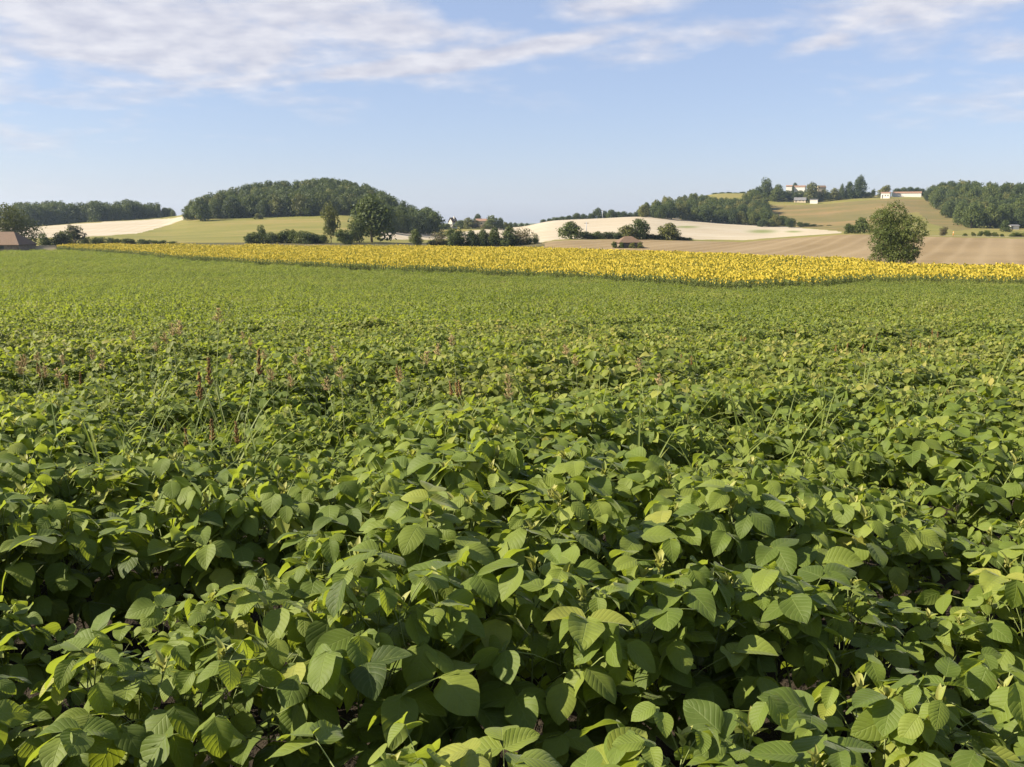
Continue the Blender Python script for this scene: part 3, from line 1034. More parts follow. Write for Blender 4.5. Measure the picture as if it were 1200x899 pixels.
def wood(px0, px1, base, sky, depth, spacing, tones, label, group, hmean, kinds=('wood_a', 'wood_b', 'wood_c', 'wood_d'), sink=0.2):
    """Fill a wood back from its front edge; trees that nothing could see are left out."""
    cand = []
    rows = int(depth / (spacing * 0.85))
    for r_ in range(rows):
        px = px0 + random.random() * 4
        while px < px1:
            Y0 = hit(px, float(poly_at(base, px)))
            Y = Y0 + r_ * spacing * 0.85 + random.uniform(-2, 2)
            cand.append((px + random.uniform(-0.25, 0.25) * spacing / Y * F, Y, r_ / max(1, rows - 1)))
            px += spacing / Y0 * F * random.uniform(0.85, 1.15)
    cand.sort(key=lambda c: c[1])
    seen = np.zeros((200, 2000), bool)                 # what the trees in front already cover, for culling only
    n = 0
    for (px, Y, t) in cand:
        if px < px0 - 1 or px > px1 + 1:
            continue
        p = spot(px, Y)
        lim = at(px, float(poly_at(sky, px)), Y).z - p.z
        if lim < 3.5:
            continue
        h = hmean * random.uniform(0.78, 1.2)
        if t > 0.55 or h > lim:
            h = min(lim * random.uniform(0.93, 1.03), hmean * 1.45)
        wd = h * random.uniform(0.72, 0.98) if h < hmean else hmean * random.uniform(0.8, 1.05)
        _, ty = project(p.x, p.y, p.z + h)
        _, by = project(p.x, p.y, p.z)
        hw = wd / Y * F * 0.42
        a0, a1 = int((ty - 190) * 2), int((by - 190) * 2)
        b0, b1 = int(px - hw + 300), int(px + hw + 300)
        a0, a1 = max(0, a0), min(199, max(a0 + 1, a1)); b0 = max(0, b0); b1 = min(1999, max(b0 + 1, b1))
        sub = seen[a0:a1, b0:b1]
        if sub.size == 0 or (~sub).sum() < 14:
            continue
        sub[:] = True
        WOODS.append((h / Y, p - Vector((0, 0, sink)), h + sink, wd, random.choice(kinds), random.choice(tones), label, group))
        n += 1
    print(group, n)


# the four woods
wood(222, 512, [(222, 258), (245, 256.5), (300, 255), (400, 252), (425, 252.5), (440, 264), (450, 272), (480, 274), (512, 275.5)],
     [(218, 246), (225, 236), (245, 228), (280, 217.5), (320, 211.5), (345, 212.5), (380, 208.5), (400, 210), (430, 216), (450, 226), (480, 239), (492, 245),
      (500, 242.5), (510, 248), (518, 262)],
     165, 8.5, ['dark', 'dark', 'mid', 'dark', 'mid', 'olive'], 'green broad-leaved tree in the dense wood capping the round hill above the meadow', 'trees of the round hill wood', 12.5)
wood(1088, 1290, [(1086, 232), (1100, 244), (1120, 262), (1140, 267.3), (1200, 267.8), (1300, 268)],
     [(1084, 226), (1092, 217), (1105, 213), (1120, 211.5), (1150, 213), (1200, 214), (1300, 214)],
     270, 9.0, ['dark', 'mid', 'dark', 'mid', 'mid', 'olive'], 'green tree in the large dense wood sloping down beside the fallow field', 'trees of the sloping wood', 13.0)
wood(753, 932, [(752, 254.5), (800, 258), (850, 262.3), (900, 265.3), (930, 267)],
     [(750, 247), (757, 236), (770, 229.5), (790, 231.5), (810, 226.5), (828, 228), (835, 231), (870, 232.5), (878, 223), (884, 220), (893, 225), (897, 238), (905, 250),
      (915, 252.5), (930, 256)],
     230, 9.0, ['dark', 'mid', 'mid', 'dark', 'olive'], 'green tree in the wood along the top of the pale stubble slope', 'trees of the wood above the stubble', 11.0)
wood(20, 208, [(0, 267), (30, 266), (45, 265), (100, 260.5), (150, 257.5), (200, 254), (208, 253.5)],
     [(0, 238), (25, 237.5), (45, 236.5), (68, 235), (74, 238), (95, 238), (104, 236.5), (120, 235.5), (128, 239), (150, 234), (160, 234.5), (170, 240), (180, 237),
      (190, 243), (200, 243.5), (209, 252)],
     70, 7.0, ['dark', 'mid', 'dark', 'dark'], 'hazy green tree in the long wood on the ridge beyond the farmhouse', 'trees of the ridge wood', 13.0,
     kinds=('wood_a', 'wood_b', 'wood_d'), sink=1.2)

# trees that stand out one by one: px, top, width, distance, kind, tone, label
B = 'bush'
SINGLES = [
    (1047, 238, 63, hit(1047, 305, 1.5) + 5, 'big', 'mid', 'big leafy tree standing alone just behind the sunflowers, crown reaching the ground', 'tree'),
    (10, 240, 66, 268, 'biground', 'olive', 'spreading olive-green tree rising behind the tiled farmhouse roof', 'tree'),
    (388, 237, 19, 292, 'column', 'olive', 'tall slender tree with thin browning top standing in front of the meadow', 'tree'),
    (436, 228, 50, 305, 'round', 'mid', 'large round tree at the near end of the hill wood, beside the meadow', 'tree'),
    (418, 258, 19, 298, 'wood_d', 'mid', 'narrow upright bush between the slender tree and the large round tree', 'bush'),
    (402, 269, 24, 285, B, 'mid', 'low bright green bush at the foot of the slender tree', 'bush'),
    (487, 268.5, 15, 285, 'wood_a', 'mid', 'small lone bush standing before the pale strip below the hill wood', 'bush'),
    (500, 243, 26, 560, 'wood_a', 'dark', 'dark tree ending the hill wood on its low side, towards the hamlet', 'tree'),
    (515, 271, 20, 286, 'thin', 'russet', 'thin brownish shrub at the start of the tree row below the hamlet', 'bush'),
    (533, 267.5, 22, 284, 'wood_d', 'mid', 'broad green tree in the row below the hamlet, next to the brownish shrub', 'tree'),
    (552, 270, 18, 284, 'wood_a', 'dark', 'squat dark tree in the row below the hamlet', 'tree'),
    (566, 268.5, 15, 284, 'wood_a', 'dark', 'narrow dark tree in the row below the hamlet, light showing on both sides', 'tree'),
    (579, 267, 19, 284, 'wood_b', 'dark', 'peaked dark tree in the middle of the row below the hamlet', 'tree'),
    (597, 265, 27, 284, 'cone', 'dark', 'widest pointed tree of the row below the hamlet', 'tree'),
    (613, 267, 24, 284, 'thin', 'russet', 'sparse brownish tree near the end of the row below the hamlet', 'tree'),
    (627, 272.5, 9, 284, 'thin', 'mid', 'small wispy tree ending the row below the hamlet by the ploughed tip', 'tree'),
    (669, 259.5, 28, 318, 'wood_a', 'mid', 'rounded green tree at the corner of the stubble, first in the dark hedge', 'tree'),
    (735, 264, 22, 322, 'wood_b', 'olive', 'olive bush between the dark hedge and the upright tree behind the hut', 'bush'),
    (749, 256.5, 23, 325, 'wood_d', 'mid', 'upright green tree standing right behind the stone hut', 'tree'),
    (784, 261.5, 29, 328, 'wood_a', 'olive', 'neat round yellow-green tree on the stubble edge past the hut', 'tree'),
    (897, 208, 14, 900, 'column', 'mid', 'tallest tree on the hilltop at the near side of the white houses', 'tree'),
    (911, 216, 16, 890, 'wood_a', 'mid', 'bushy tree between the tallest hilltop tree and the white houses', 'tree'),
    (888, 219, 13, 900, 'wood_b', 'dark', 'dark tree leaning against the tallest hilltop tree, above the wood', 'tree'),
    (931, 214.5, 9, 945, 'round', 'dark', 'small round tree peeping over the roofs between the two white houses', 'tree'),
    (950, 213.5, 18, 890, 'wood_b', 'olive', 'broad olive tree beside the larger white house', 'tree'),
    (963, 222, 12, 890, 'bush_b', 'olive', 'olive tree partly hiding the ochre house', 'tree'),
    (978, 220.5, 15, 888, 'bush', 'olive', 'yellowish tree on the hilltop past the ochre house', 'tree'),
    (986, 215.5, 9, 895, 'cone', 'dark', 'slim pointed dark tree on the hilltop', 'tree'),
    (995, 212.5, 11, 895, 'wood_a', 'dark', 'dark tree beside the tall leaning hilltop tree', 'tree'),
    (1005, 205.5, 15, 895, 'wood_c', 'dark', 'tall dark leaning tree breaking the skyline of the hilltop', 'tree'),
    (1023, 221, 5, 890, 'column', 'dark', 'tiny slim tree alone on the skyline by the pale track', 'tree'),
    (1037, 217, 18, 905, 'bush', 'olive', 'broad olive tree behind the small white house', 'tree'),
    (995, 262, 13, 340, 'bush_b', 'mid', 'smaller bush of the pair on the ploughed edge beside the big lone tree', 'bush'),
    (1008, 255, 22, 345, 'bush', 'mid', 'larger bush of the pair on the ploughed edge, partly behind the big lone tree', 'bush'),
    (1106, 265.5, 9, 345, 'bush_b', 'russet', 'dark brownish bush alone beside the lane', 'bush'),
    (912, 255.5, 14, 690, 'bush_b', 'dark', 'round dark bush at the lower corner of the wood by the fallow field', 'bush'),
    (926, 256.5, 9, 690, 'bush_b', 'dark', 'small dark round bush ending the hedge below the fallow field', 'bush'),
    (53, 273.5, 14, 262, 'bush_b', 'dark', 'dark upright bush next to the farmhouse', 'bush'),
    (74, 271, 30, 275, B, 'olive', 'wide olive bush between the farmhouse and the hedge line', 'bush'),
    (88, 263.5, 23, 283, 'bush', 'russet', 'dark reddish-brown bush rising behind the olive bush', 'bush'),
    (1178, 258, 14, 500, 'bush', 'mid', 'lighter green bush next to the pale shed at the foot of the wood', 'bush'),
    (235, 231, 22, 545, 'wood_a', 'mid', 'rounded tree standing forward at the open tip of the hill wood', 'tree'),
    (303, 250, 11, 545, 'bush', 'olive', 'small olive bush on the meadow just below the hill wood', 'bush'),
]
for (px, top, wpx, Y, kind, tone, label, cat) in SINGLES:
    tree_px(px, top, wpx, Y, kind, tone, label, None, 'bush' if cat == 'bush' else 'tree', cat, lean=0.1 if px == 1005 else 0.0)

# rows of look-alike bushes and trees
for px, top, w in ((293, 274, 12), (300, 271, 12), (308, 264, 9), (317, 271, 13), (327, 273, 12), (336, 268, 10), (344, 269, 10), (353, 270.5, 11), (361, 271, 12), (369, 273, 12), (378, 275, 10)):
    tree_px(px, top + random.uniform(-1, 1), w * random.uniform(1.2, 1.7), 288 + random.uniform(-3, 3), random.choice(['bush', 'bush_b', 'wood_b']), random.choice(['dark', 'mid']), 'dark bush in the dense hedge along the foot of the meadow', 'bushes of the meadow hedge', 'bush', 'bush')
for i, px in enumerate(range(101, 204, 9)):
    tree_px(px + random.uniform(-2, 2), 277.5 + i * 0.42 + random.uniform(-0.7, 0.7), random.uniform(10, 16), 288, random.choice(['bush', 'bush_b']), random.choice(['dark', 'mid']), 'low trimmed green bush in the hedge line between sunflowers and stubble', 'bushes of the low hedge line', 'bush', 'bush')
for px in range(686, 732, 7):
    tree_px(px, 271.8 + random.uniform(-1.2, 2.0), random.uniform(11, 17), 322, random.choice(['bush', 'bush_b']), 'dark', 'dark bush in the low hedge between the round tree and the hut', 'bushes of the dark hedge', 'bush', 'bush')
for px, top in ((757, 273), (763, 274), (770, 275), (776, 276), (793, 276.5), (800, 277.5), (807, 278.3)):
    tree_px(px, top, 12, 328, 'bush', 'dark', 'low dark bush at the stubble edge around the neat round tree', 'bushes by the round tree', 'bush', 'bush')
for px, top, w in ((637, 257, 8), (644, 256, 9), (651, 254.5, 10), (659, 253.5, 10), (667, 252.5, 11), (676, 249.5, 11), (684, 250.5, 10), (692, 250, 10), (700, 243.5, 14), (709, 247, 10), (716, 245.5, 13),
                   (724, 248, 11), (731, 247.5, 11), (738, 249, 10), (745, 248.5, 11)):
    tree_px(px, top, w, 722 + random.uniform(-6, 10), random.choice(['wood_a', 'wood_b', 'wood_d']), 'dark', 'small dark tree in the row along the crest of the pale stubble', 'trees along the stubble crest')
for px, top, w in ((514, 262, 16), (523, 262, 14), (540, 258, 16), (549, 255, 16), (557, 258, 14), (577, 252.5, 18), (570, 261, 14), (586, 255, 12), (593, 260, 9)):
    tree_px(px, top, w, 640 + random.uniform(-10, 10), random.choice(['wood_a', 'wood_b', 'bush']), random.choice(['mid', 'olive', 'russet']),
            'green and brown tree clustered around the hamlet houses', 'trees of the hamlet')
for px in range(508, 636, 8):
    tree_px(px + random.uniform(-2, 2), random.uniform(278, 283), random.uniform(9, 17), 287, random.choice(['bush', 'bush_b']), 'dark', 'low dark shrub filling the foot of the tree row below the hamlet', 'shrubs under the hamlet tree row', 'bush', 'bush')
for px, w in ((720, 9), (728, 8), (741, 9), (750, 8)):
    tree_px(px, random.uniform(283, 284.5), w, 264, 'bush', random.choice(['mid', 'olive']), 'low weedy bush growing against the wall of the stone hut', 'bushes around the stone hut', 'bush', 'bush')
tree_px(560, 250.8, 11, 700, 'round', 'dark', 'small round dark tree standing up behind the cream hamlet house')
for px in (598, 604, 611, 618):
    tree_px(px, 260.5 + (px - 598) * 0.05, 8, 770, 'wood_b', 'dark', 'far bluish tree low on the skyline between hamlet and stubble', 'trees on the far skyline')
for px, top, w in ((904, 222, 10), (918, 224, 10), (924, 225, 9), (931, 225.5, 10), (939, 225, 10), (945, 226, 9), (956, 226, 9), (970, 225.5, 9), (984, 226, 10), (992, 225.5, 11), (1000, 226.5, 10), (1010, 226, 8), (1017, 226.5, 8)):
    tree_px(px, top - random.uniform(0, 2.5), w * 1.5, 905, random.choice(['bush', 'wood_a', 'bush_b']), random.choice(['dark', 'mid', 'mid']), 'green bush in the garden hedge under the hilltop houses', 'bushes under the hilltop houses', 'bush', 'bush')
for px, top, w in ((1051, 220.5, 9), (1058, 219.5, 10), (1066, 219, 10), (1074, 219.5, 9), (1080, 221, 9)):
    tree_px(px, top, w * 1.3, 935, random.choice(['wood_a', 'wood_b']), 'dark', 'dark tree in the row behind the long white barn', 'trees behind the long barn')
for px, top, w in ((1083, 273, 7), (1131, 273.3, 6), (1140, 272, 7), (1149, 270.8, 8), (1156, 270, 10), (1165, 272, 8), (1174, 274, 6), (1190, 272.5, 14), (1199, 272.5, 12), (1209, 273, 12)):
    tree_px(px, top, w, 345, 'bush', random.choice(['mid', 'olive']), 'small green bush beside the lane above the ploughed field', 'bushes beside the lane', 'bush', 'bush')
for px, top, w in ((937, 260, 10), (945, 261, 9), (953, 262.5, 9), (962, 264, 8), (972, 266, 7), (903, 257, 12), (893, 256, 12)):
    tree_px(px, top, w, 655, 'bush', random.choice(['mid', 'dark']), 'small bush in the hedge between stubble and fallow field', 'bushes of the fallow hedge', 'bush', 'bush')
for px, top in ((838, 225.8), (846, 225.2), (854, 224.8), (862, 225.5), (870, 224.5)):
    tree_px(px, top, 9, 1000, 'bush', 'dark', 'tiny bush on the skyline above the green patch', 'bushes on the wood skyline', 'bush', 'bush')

# the wood trees that show largest stand as trees of their own, the small far ones as one mass
n_trees = sum(1 for o in C.objects if o.get('category') == 'tree')
WOODS.sort(key=lambda t: -t[0])
room = 296 - n_trees
for t in WOODS[:room]:
    tree(*t[1:])
rest = WOODS[room:]
keys = sorted({(t[4], t[5]) for t in rest})
mass = []
for kd, tn in keys:
    me_c, me_t = tree_model(kd, tn)
    me = me_c.copy()
    mass.append(me)
print('trees', n_trees, 'rest', len(rest))
if rest:
    scatter('distant_woodland', [t[1] for t in rest], [(0, 0, random.random() * 6.28) for t in rest], [(t[3], t[3], t[2]) for t in rest],
            [keys.index((t[4], t[5])) for t in rest], source_collection('woodland_source', mass),
            'mass of small far trees filling the woods behind their front trees', 'woodland')

# ------------------------------------------------------------------ buildings
M['wall_white'] = plain('white render', (0.60, 0.56, 0.49), 0.9, 0.08, 0.6)
M['wall_cream'] = plain('cream render', (0.5, 0.41, 0.29), 0.9, 0.1, 0.6)
M['wall_stone'] = plain('stone wall', (0.3, 0.27, 0.23), 0.95, 0.3, 1.5, bump=0.5)
M['wall_brown'] = plain('brown stone wall', (0.19, 0.15, 0.11), 0.95, 0.3, 1.5, bump=0.5)
M['wood_dark'] = plain('grey boards', (0.13, 0.11, 0.1), 0.9, 0.3, 2.0)
M['glass'] = plain('window glass', (0.03, 0.035, 0.04), 0.15, 0.1, 1.0, spec=0.5)
M['metal'] = plain('grey metal', (0.35, 0.36, 0.38), 0.5, 0.15, 1.0, spec=0.4)


def tile_mat(name, a, b):
    k = NT(name)
    tc = k.n('TexCoord')
    br = k.n('TexBrick', Scale=1.0)
    br.inputs['Color1'].default_value = (*a, 1); br.inputs['Color2'].default_value = (*b, 1); br.inputs['Mortar'].default_value = (a[0] * .4, a[1] * .4, a[2] * .4, 1)
    br.inputs['Brick Width'].default_value = 0.25; br.inputs['Row Height'].default_value = 0.35; br.inputs['Mortar Size'].default_value = 0.02
    k.l(tc.outputs['Object'], br.inputs['Vector'])
    nz = k.noise(tc.outputs['Object'], 0.7, 4)
    c = k.mix(nz, br.outputs[0], k.mix(0.5, br.outputs[0], (0.1, 0.08, 0.06)))
    p = k.n('BsdfPrincipled', Roughness=0.9); k.l(c, p.inputs['Base Color'])
    return k.surf(p.outputs[0])


M['roof_brown'] = tile_mat('brown clay tiles', (0.185, 0.105, 0.055), (0.135, 0.078, 0.042))
M['roof_orange'] = tile_mat('orange clay tiles', (0.36, 0.2, 0.12), (0.28, 0.15, 0.09))
M['roof_grey'] = tile_mat('grey sheets', (0.2, 0.2, 0.21), (0.16, 0.16, 0.17))


def house(name, label, cat, px0, px1, py_eave, py_ridge, Y, depth, wall, roof, rz=0.0, gable='x', windows=0, door=True, chimney=False, hip=0.0, group=None):
    """A building filling columns px0..px1; ridge along x ('x') or along y ('y')."""
    pm = spot((px0 + px1) / 2, Y)
    w = (px1 - px0) / F * Y * CT
    ze = at(600, py_eave, Y).z - pm.z; zr = at(600, py_ridge, Y).z - pm.z
    ze = max(ze, 1.2); zr = max(zr, ze + 0.3)
    root = empty(name, pm, label, cat, group, rz=rz)
    h = w / 2; d = depth / 2
    wm = MB()
    box(wm, -h, h, -d, d, -2.5, ze)
    if hip == 0:
        if gable == 'x':
            for x in (-h, h):
                wm.add([(x, -d, ze), (x, d, ze), (x, 0, zr - 0.12)], [(0, 1, 2, 2)])
        else:
            for y in (-d, d):
                wm.add([(-h, y, ze), (h, y, ze), (0, y, zr - 0.12)], [(0, 1, 2, 2)])
    link('wall', wm.mesh('wall', [M[wall]], False), root)
    o = 0.35
    rm = MB()
    k = zr - ze
    if gable == 'x':
        A = [(-h - o, -d - o, ze - k * o / d), (h + o, -d - o, ze - k * o / d), (h + o - hip, 0, zr), (-h - o + hip, 0, zr), (h + o, d + o, ze - k * o / d), (-h - o, d + o, ze - k * o / d)]
        faces = [(0, 1, 2, 3), (3, 2, 4, 5)]
        if hip: faces += [(0, 3, 5, 5), (1, 4, 2, 2)]
    else:
        A = [(-h - o, -d - o, ze - k * o / h), (-h - o, d + o, ze - k * o / h), (0, d + o, zr), (0, -d - o, zr), (h + o, d + o, ze - k * o / h), (h + o, -d - o, ze - k * o / h)]
        faces = [(0, 3, 2, 1), (3, 5, 4, 2)]
    A = np.array(A, float)
    Vv = np.vstack([A + [0, 0, 0.16], A + [0, 0, 0.02]])
    qq = list(faces) + [tuple(i + 6 for i in f[::-1]) if f[2] != f[3] else (f[2] + 6, f[1] + 6, f[0] + 6, f[0] + 6) for f in faces]
    border = [(0, 1), (1, 2), (2, 4), (4, 5), (5, 3), (3, 0)]
    for a, b in border:
        qq.append((a, b, b + 6, a + 6))
    rm.add(Vv, qq)
    ro = link('roof', rm.mesh('roof', [M[roof]], False), root)
    if chimney:
        cm = MB(); box(cm, h * 0.4, h * 0.4 + 0.7, -0.35, 0.35, ze, zr + 0.9)
        link('chimney', cm.mesh('chimney', [M[wall]], False), ro)
    if windows:
        for i in range(windows):
            x = -h + w * (i + 0.7) / (windows + 0.4)
            m = MB(); box(m, x - 0.5, x + 0.5, -d - 0.04, -d + 0.05, ze * 0.4, ze * 0.4 + min(1.3, ze * 0.4))
            link('window', m.mesh('window', [M['glass']], False), root)
    if door:
        x = -h + w * 0.12
        m = MB(); box(m, x, x + 1.0, -d - 0.05, -d + 0.05, 0, min(2.1, ze * 0.85))
        link('door', m.mesh('door', [M['wood_dark']], False), root)
    return root


house('farmhouse', 'low stone farmhouse with a hipped brown tiled roof in front of the spreading tree', 'farmhouse', -60, 33, 286.0, 272.3, 246, 9, 'wall_brown', 'roof_brown', hip=3.6, windows=3, door=True)
house('stone_hut', 'small stone hut with a sagging brown roof in the ploughed field', 'hut', 723, 749, 283.8, 277.4, 268, 5.4, 'wall_brown', 'roof_brown', hip=2.6, rz=R(9))
house('hamlet_house', 'white gabled house with steep brown roof in the hamlet trees', 'house', 528, 533.5, 259.8, 255.2, 650, 7, 'wall_white', 'roof_brown', gable='y', windows=2, chimney=True, rz=R(-28))
house('hamlet_house', 'cream hamlet house with low orange roof beside the small round dark tree', 'house', 558, 571, 259.0, 256.6, 690, 7, 'wall_cream', 'roof_orange', windows=3)
house('hilltop_house', 'white two-storey house showing beside the bushy tree on the hilltop', 'house', 921, 927.5, 218.6, 217.2, 930, 7, 'wall_white', 'roof_orange', windows=2, rz=R(-20))
house('hilltop_house', 'larger cream-white house with orange roof next to the broad olive tree', 'house', 931, 943, 219.2, 217.6, 930, 8, 'wall_white', 'roof_orange', windows=4, rz=R(-26))
house('hilltop_house', 'ochre house half hidden behind the olive trees on the hilltop', 'house', 957.5, 966, 219.6, 217.6, 935, 7, 'wall_cream', 'roof_brown', windows=3)
house('barn', 'low grey-roofed barn with pale walls below the hilltop houses', 'barn', 931, 944, 234.6, 231.6, 886, 7, 'wall_cream', 'roof_grey', rz=R(-20), windows=3)
house('shed', 'small bright white flat-sided shed next to the grey-roofed barn', 'shed', 949.5, 958, 234.0, 233.5, 872, 3, 'wall_white', 'roof_grey', door=False, rz=R(-25))
house('white_house', 'small square white house at the crest beside the long barn', 'house', 1032.8, 1042.6, 226.4, 225.2, 872, 5, 'wall_white', 'roof_orange', gable='x', windows=3, rz=R(-30))
house('long_barn', 'long low white barn with reddish roof along the crest of the fallow field', 'barn', 1047.5, 1078, 226.4, 224.8, 905, 6, 'wall_white', 'roof_orange', door=False, windows=0, rz=R(-24))
house('shed', 'little pale shed with dark opening at the foot of the sloping wood', 'shed', 1182, 1192, 264.6, 263.6, 560, 4, 'wall_white', 'roof_grey', door=True)


def strip_wall(px0, px1, py, hm, Y, label, name='garden_wall', cat='wall'):
    a, b = spot(px0, Y), spot(px1, Y)
    mid = (a + b) / 2
    root = bpy.data.objects.new(name, None)
    n = 9
    mb, cp = MB(), MB()
    for i in range(n):
        p = a.lerp(b, i / n) - mid; q = a.lerp(b, (i + 1) / n) - mid
        zz = float(ground((p.x + q.x) / 2 + mid.x, Y)) - mid.z
        box(mb, p.x, q.x - 0.003, -0.2, 0.2, zz - 0.6, zz + hm)
        box(cp, p.x, q.x - 0.003, -0.27, 0.27, zz + hm + 0.003, zz + hm + 0.1)
    C.objects.link(root); root.location = mid
    tag(root, label, cat)
    link('masonry', mb.mesh('masonry', [M['wall_cream']], False), root)
    link('coping', cp.mesh('coping', [M['wall_stone']], False), root)


strip_wall(963, 977, 232, 1.3, 928, 'pale garden wall below the yellowish hilltop tree')
strip_wall(996, 1012, 230.5, 1.3, 932, 'pale wall beside the track leading to the small white house')
strip_wall(1014, 1031, 229.5, 1.3, 926, 'short pale wall joining the small white house')
strip_wall(38, 66, 290, 1.2, 250, 'dark low field wall joining the farmhouse to the sunflowers')

# lane above the ploughed field: a pale gravel strip following the slope
lane = MB()
qs = np.arange(1085, 1330, 4.0)
Ya = np.array([hit(q, float(np.interp(q, [1085, 1200, 1330], [276.4, 278.6, 281]))) for q in qs])
va, vb = [], []
for q, Y in zip(qs, Ya):
    for dY, dst in ((0, va), (3.6, vb)):
        p = spot(q, Y + 2 + dY); dst.append((p.x, p.y, p.z + 0.12))
n = len(qs)
lane.add(va + vb, [(i, i + 1, n + i + 1, n + i) for i in range(n - 1)])
tag(link('lane', lane.mesh('lane', [plain('pale gravel', (0.36, 0.32, 0.25), 0.95, 0.2, 0.5)])), kind='structure')


def pole(px, top, Y, label, arm=True):
    p = spot(px, Y)
    h = at(px, top, Y).z - p.z
    root = empty('utility_pole', p, label, 'utility pole')
    m = MB(); tube(m, [(0, 0, -0.5), (0, 0, h)], [0.22, 0.15], 8)
    link('post', m.mesh('post', [M['metal']]), root)
    m = MB(); box(m, -1.0, 1.0, -0.08, 0.08, h - 0.7, h - 0.5)
    link('crossarm', m.mesh('crossarm', [M['wood_dark']], False), root)


pole(706, 246, 700, 'pale utility pole standing among the trees of the stubble crest')
pole(687, 260, 400, 'thin utility pole standing in the stubble behind the dark hedge')

p = spot(1117, 340)
root = empty('marker_post', p, 'short orange marker post beside the lane near the brownish bush', 'post')
m = MB(); tube(m, [(0, 0, -0.2), (0, 0, 1.5), (0, 0, 1.7)], [0.16, 0.16, 0.1], 8)
link('post', m.mesh('post', [plain('orange paint', (0.6, 0.28, 0.08), 0.6, 0.1)]), root)
m = MB(); tube(m, [(0, 0, 1.1), (0, 0, 1.3)], [0.175, 0.175], 8)
link('band', m.mesh('band', [M['wall_white']]), root)


# ------------------------------------------------------------------ weeds in the soybeans
def blades(rng, n, hgt, spread, width):
    mb = MB()
    for i in range(n):
        az = rng.random() * 6.28
        L = hgt * rng.uniform(0.6, 1.15)
        P, q, A = leaf(L, width * rng.uniform(0.7, 1.3), 9, 2, R(rng.uniform(25, 125)), R(25), 0, 0, float(np.clip(rng.normal(0.4, 0.25), 0, 1)), rng, narrow=0.55)
        put(mb, P, q, A, frame((rng.normal(0, spread), rng.normal(0, spread), 0), az, R(rng.uniform(62, 86)), rng.normal(0, 0.2)))
    return mb


def panicle(mb, top, L, rng, n, spread, rad):
    for i in range(n):
        t = rng.random()
        a = rng.random() * 6.28
        b = np.array(top) - [0, 0, L * t]
        s = spread * (0.35 + t * 0.65) * rng.uniform(0.4, 1.1)
        e = b + np.array([math.cos(a) * s, math.sin(a) * s, rng.uniform(0.2, 0.9) * s + 0.012])
        tube(mb, [b, (b + e) / 2, e], [rad * 0.4, rad, rad * 0.5], 4)


def weed_model(seed, tall, kind):
    rng = np.random.default_rng(seed)
    bl = blades(rng, {'tuft': 14, 'seed': 8, 'tall': 5}[kind], tall * {'tuft': 0.95, 'seed': 0.7, 'tall': 0.5}[kind], 0.03, 0.016)
    sts, hds = [], []
    ns = {'tuft': 0, 'seed': 3, 'tall': 2}[kind]
    for i in range(ns):
        dx, dy = rng.normal(0, 0.09, 2)
        h = tall * rng.uniform(0.85, 1.0)
        top = np.array([dx * 1.6, dy * 1.6, h])
        st, hd = MB(), MB(); sts.append(st); hds.append(hd)
        tube(st, [(dx * .2, dy * .2, 0), (dx * 0.6, dy * 0.6, h * 0.5), tuple(top)], [0.0042, 0.0034, 0.002], 5)
        if kind != 'tuft':
            panicle(hd, top + [0, 0, 0.02], 0.2 if kind == 'seed' else 0.14, rng, 90 if kind == 'seed' else 50, 0.034 if kind == 'seed' else 0.075, 0.005 if kind == 'seed' else 0.003)
    return bl, sts, hds


WEEDS = {}
for kind, tall, cnt in (('tuft', 1.08, 6), ('seed', 1.05, 3), ('tall', 1.3, 3)):
    WEEDS[kind] = []
    for s in range(cnt):
        bl, sts, hds = weed_model(1300 + s * 7 + len(kind), tall, kind)
        WEEDS[kind].append((bl.mesh('blades', [M['weed']]), [st.mesh('stalk', [M['weed_stem']]) for st in sts],
                            [hd.mesh('seed_head', [M['seed_red'] if kind == 'seed' else M['seed_pale']]) for hd in hds if hd.n]))


def weed(px, py, kind, label, group, s=1.0):
    Y = hit(px, py, 0.45)
    p = spot(px, Y)
    b, st, h = random.choice(WEEDS[kind])
    o = empty({'tuft': 'grass_tuft', 'seed': 'sorghum_grass', 'tall': 'tall_grass'}[kind], p, label, 'grass', group, rz=random.random() * 6.28, scale=(s, s, s))
    o['kind'] = 'thing'
    o.rotation_euler = (random.gauss(0, 0.08), random.gauss(0, 0.08), random.random() * 6.28)
    link('blades', b, o)
    ss = [link('stalk', m_, o) for m_ in st]
    for m_, s_ in zip(h, ss): link('seed_head', m_, s_)


weed(255, 470, 'tall', 'tallest pale-headed grass stalk rising well above the soybeans', None, 1.12)
weed(214, 462, 'tall', 'tall grass with a pinkish loose head next to the tallest stalk', None, 1.05)
weed(279, 520, 'seed', 'grass clump with dense russet seed heads standing in the soybeans', None, 1.1)
weed(250, 550, 'seed', 'lower russet-headed grass clump just in front of the dense russet one', None, 0.75)
G1 = 'grass tufts among the soybeans where the weeds are thickest'
for (px, py) in ((20, 520), (45, 560), (110, 520), (95, 575), (150, 545), (205, 520), (210, 560), (300, 545), (330, 560), (385, 505), (375, 540), (30, 590), (180, 590), (268, 575), (345, 600), (60, 500), (85, 530), (130, 560), (165, 510), (225, 500), (240, 530), (262, 545), (290, 520), (310, 505),
                 (355, 520), (400, 530), (15, 550), (70, 600), (140, 600), (320, 470), (180, 470), (345, 450), (120, 480), (285, 560), (275, 505)):
    weed(px, py, 'tuft', 'arching grass tuft poking up in the weedy part of the soybeans', G1, random.uniform(0.8, 1.1))
G2 = 'scattered grass tufts in the clean part of the soybeans'
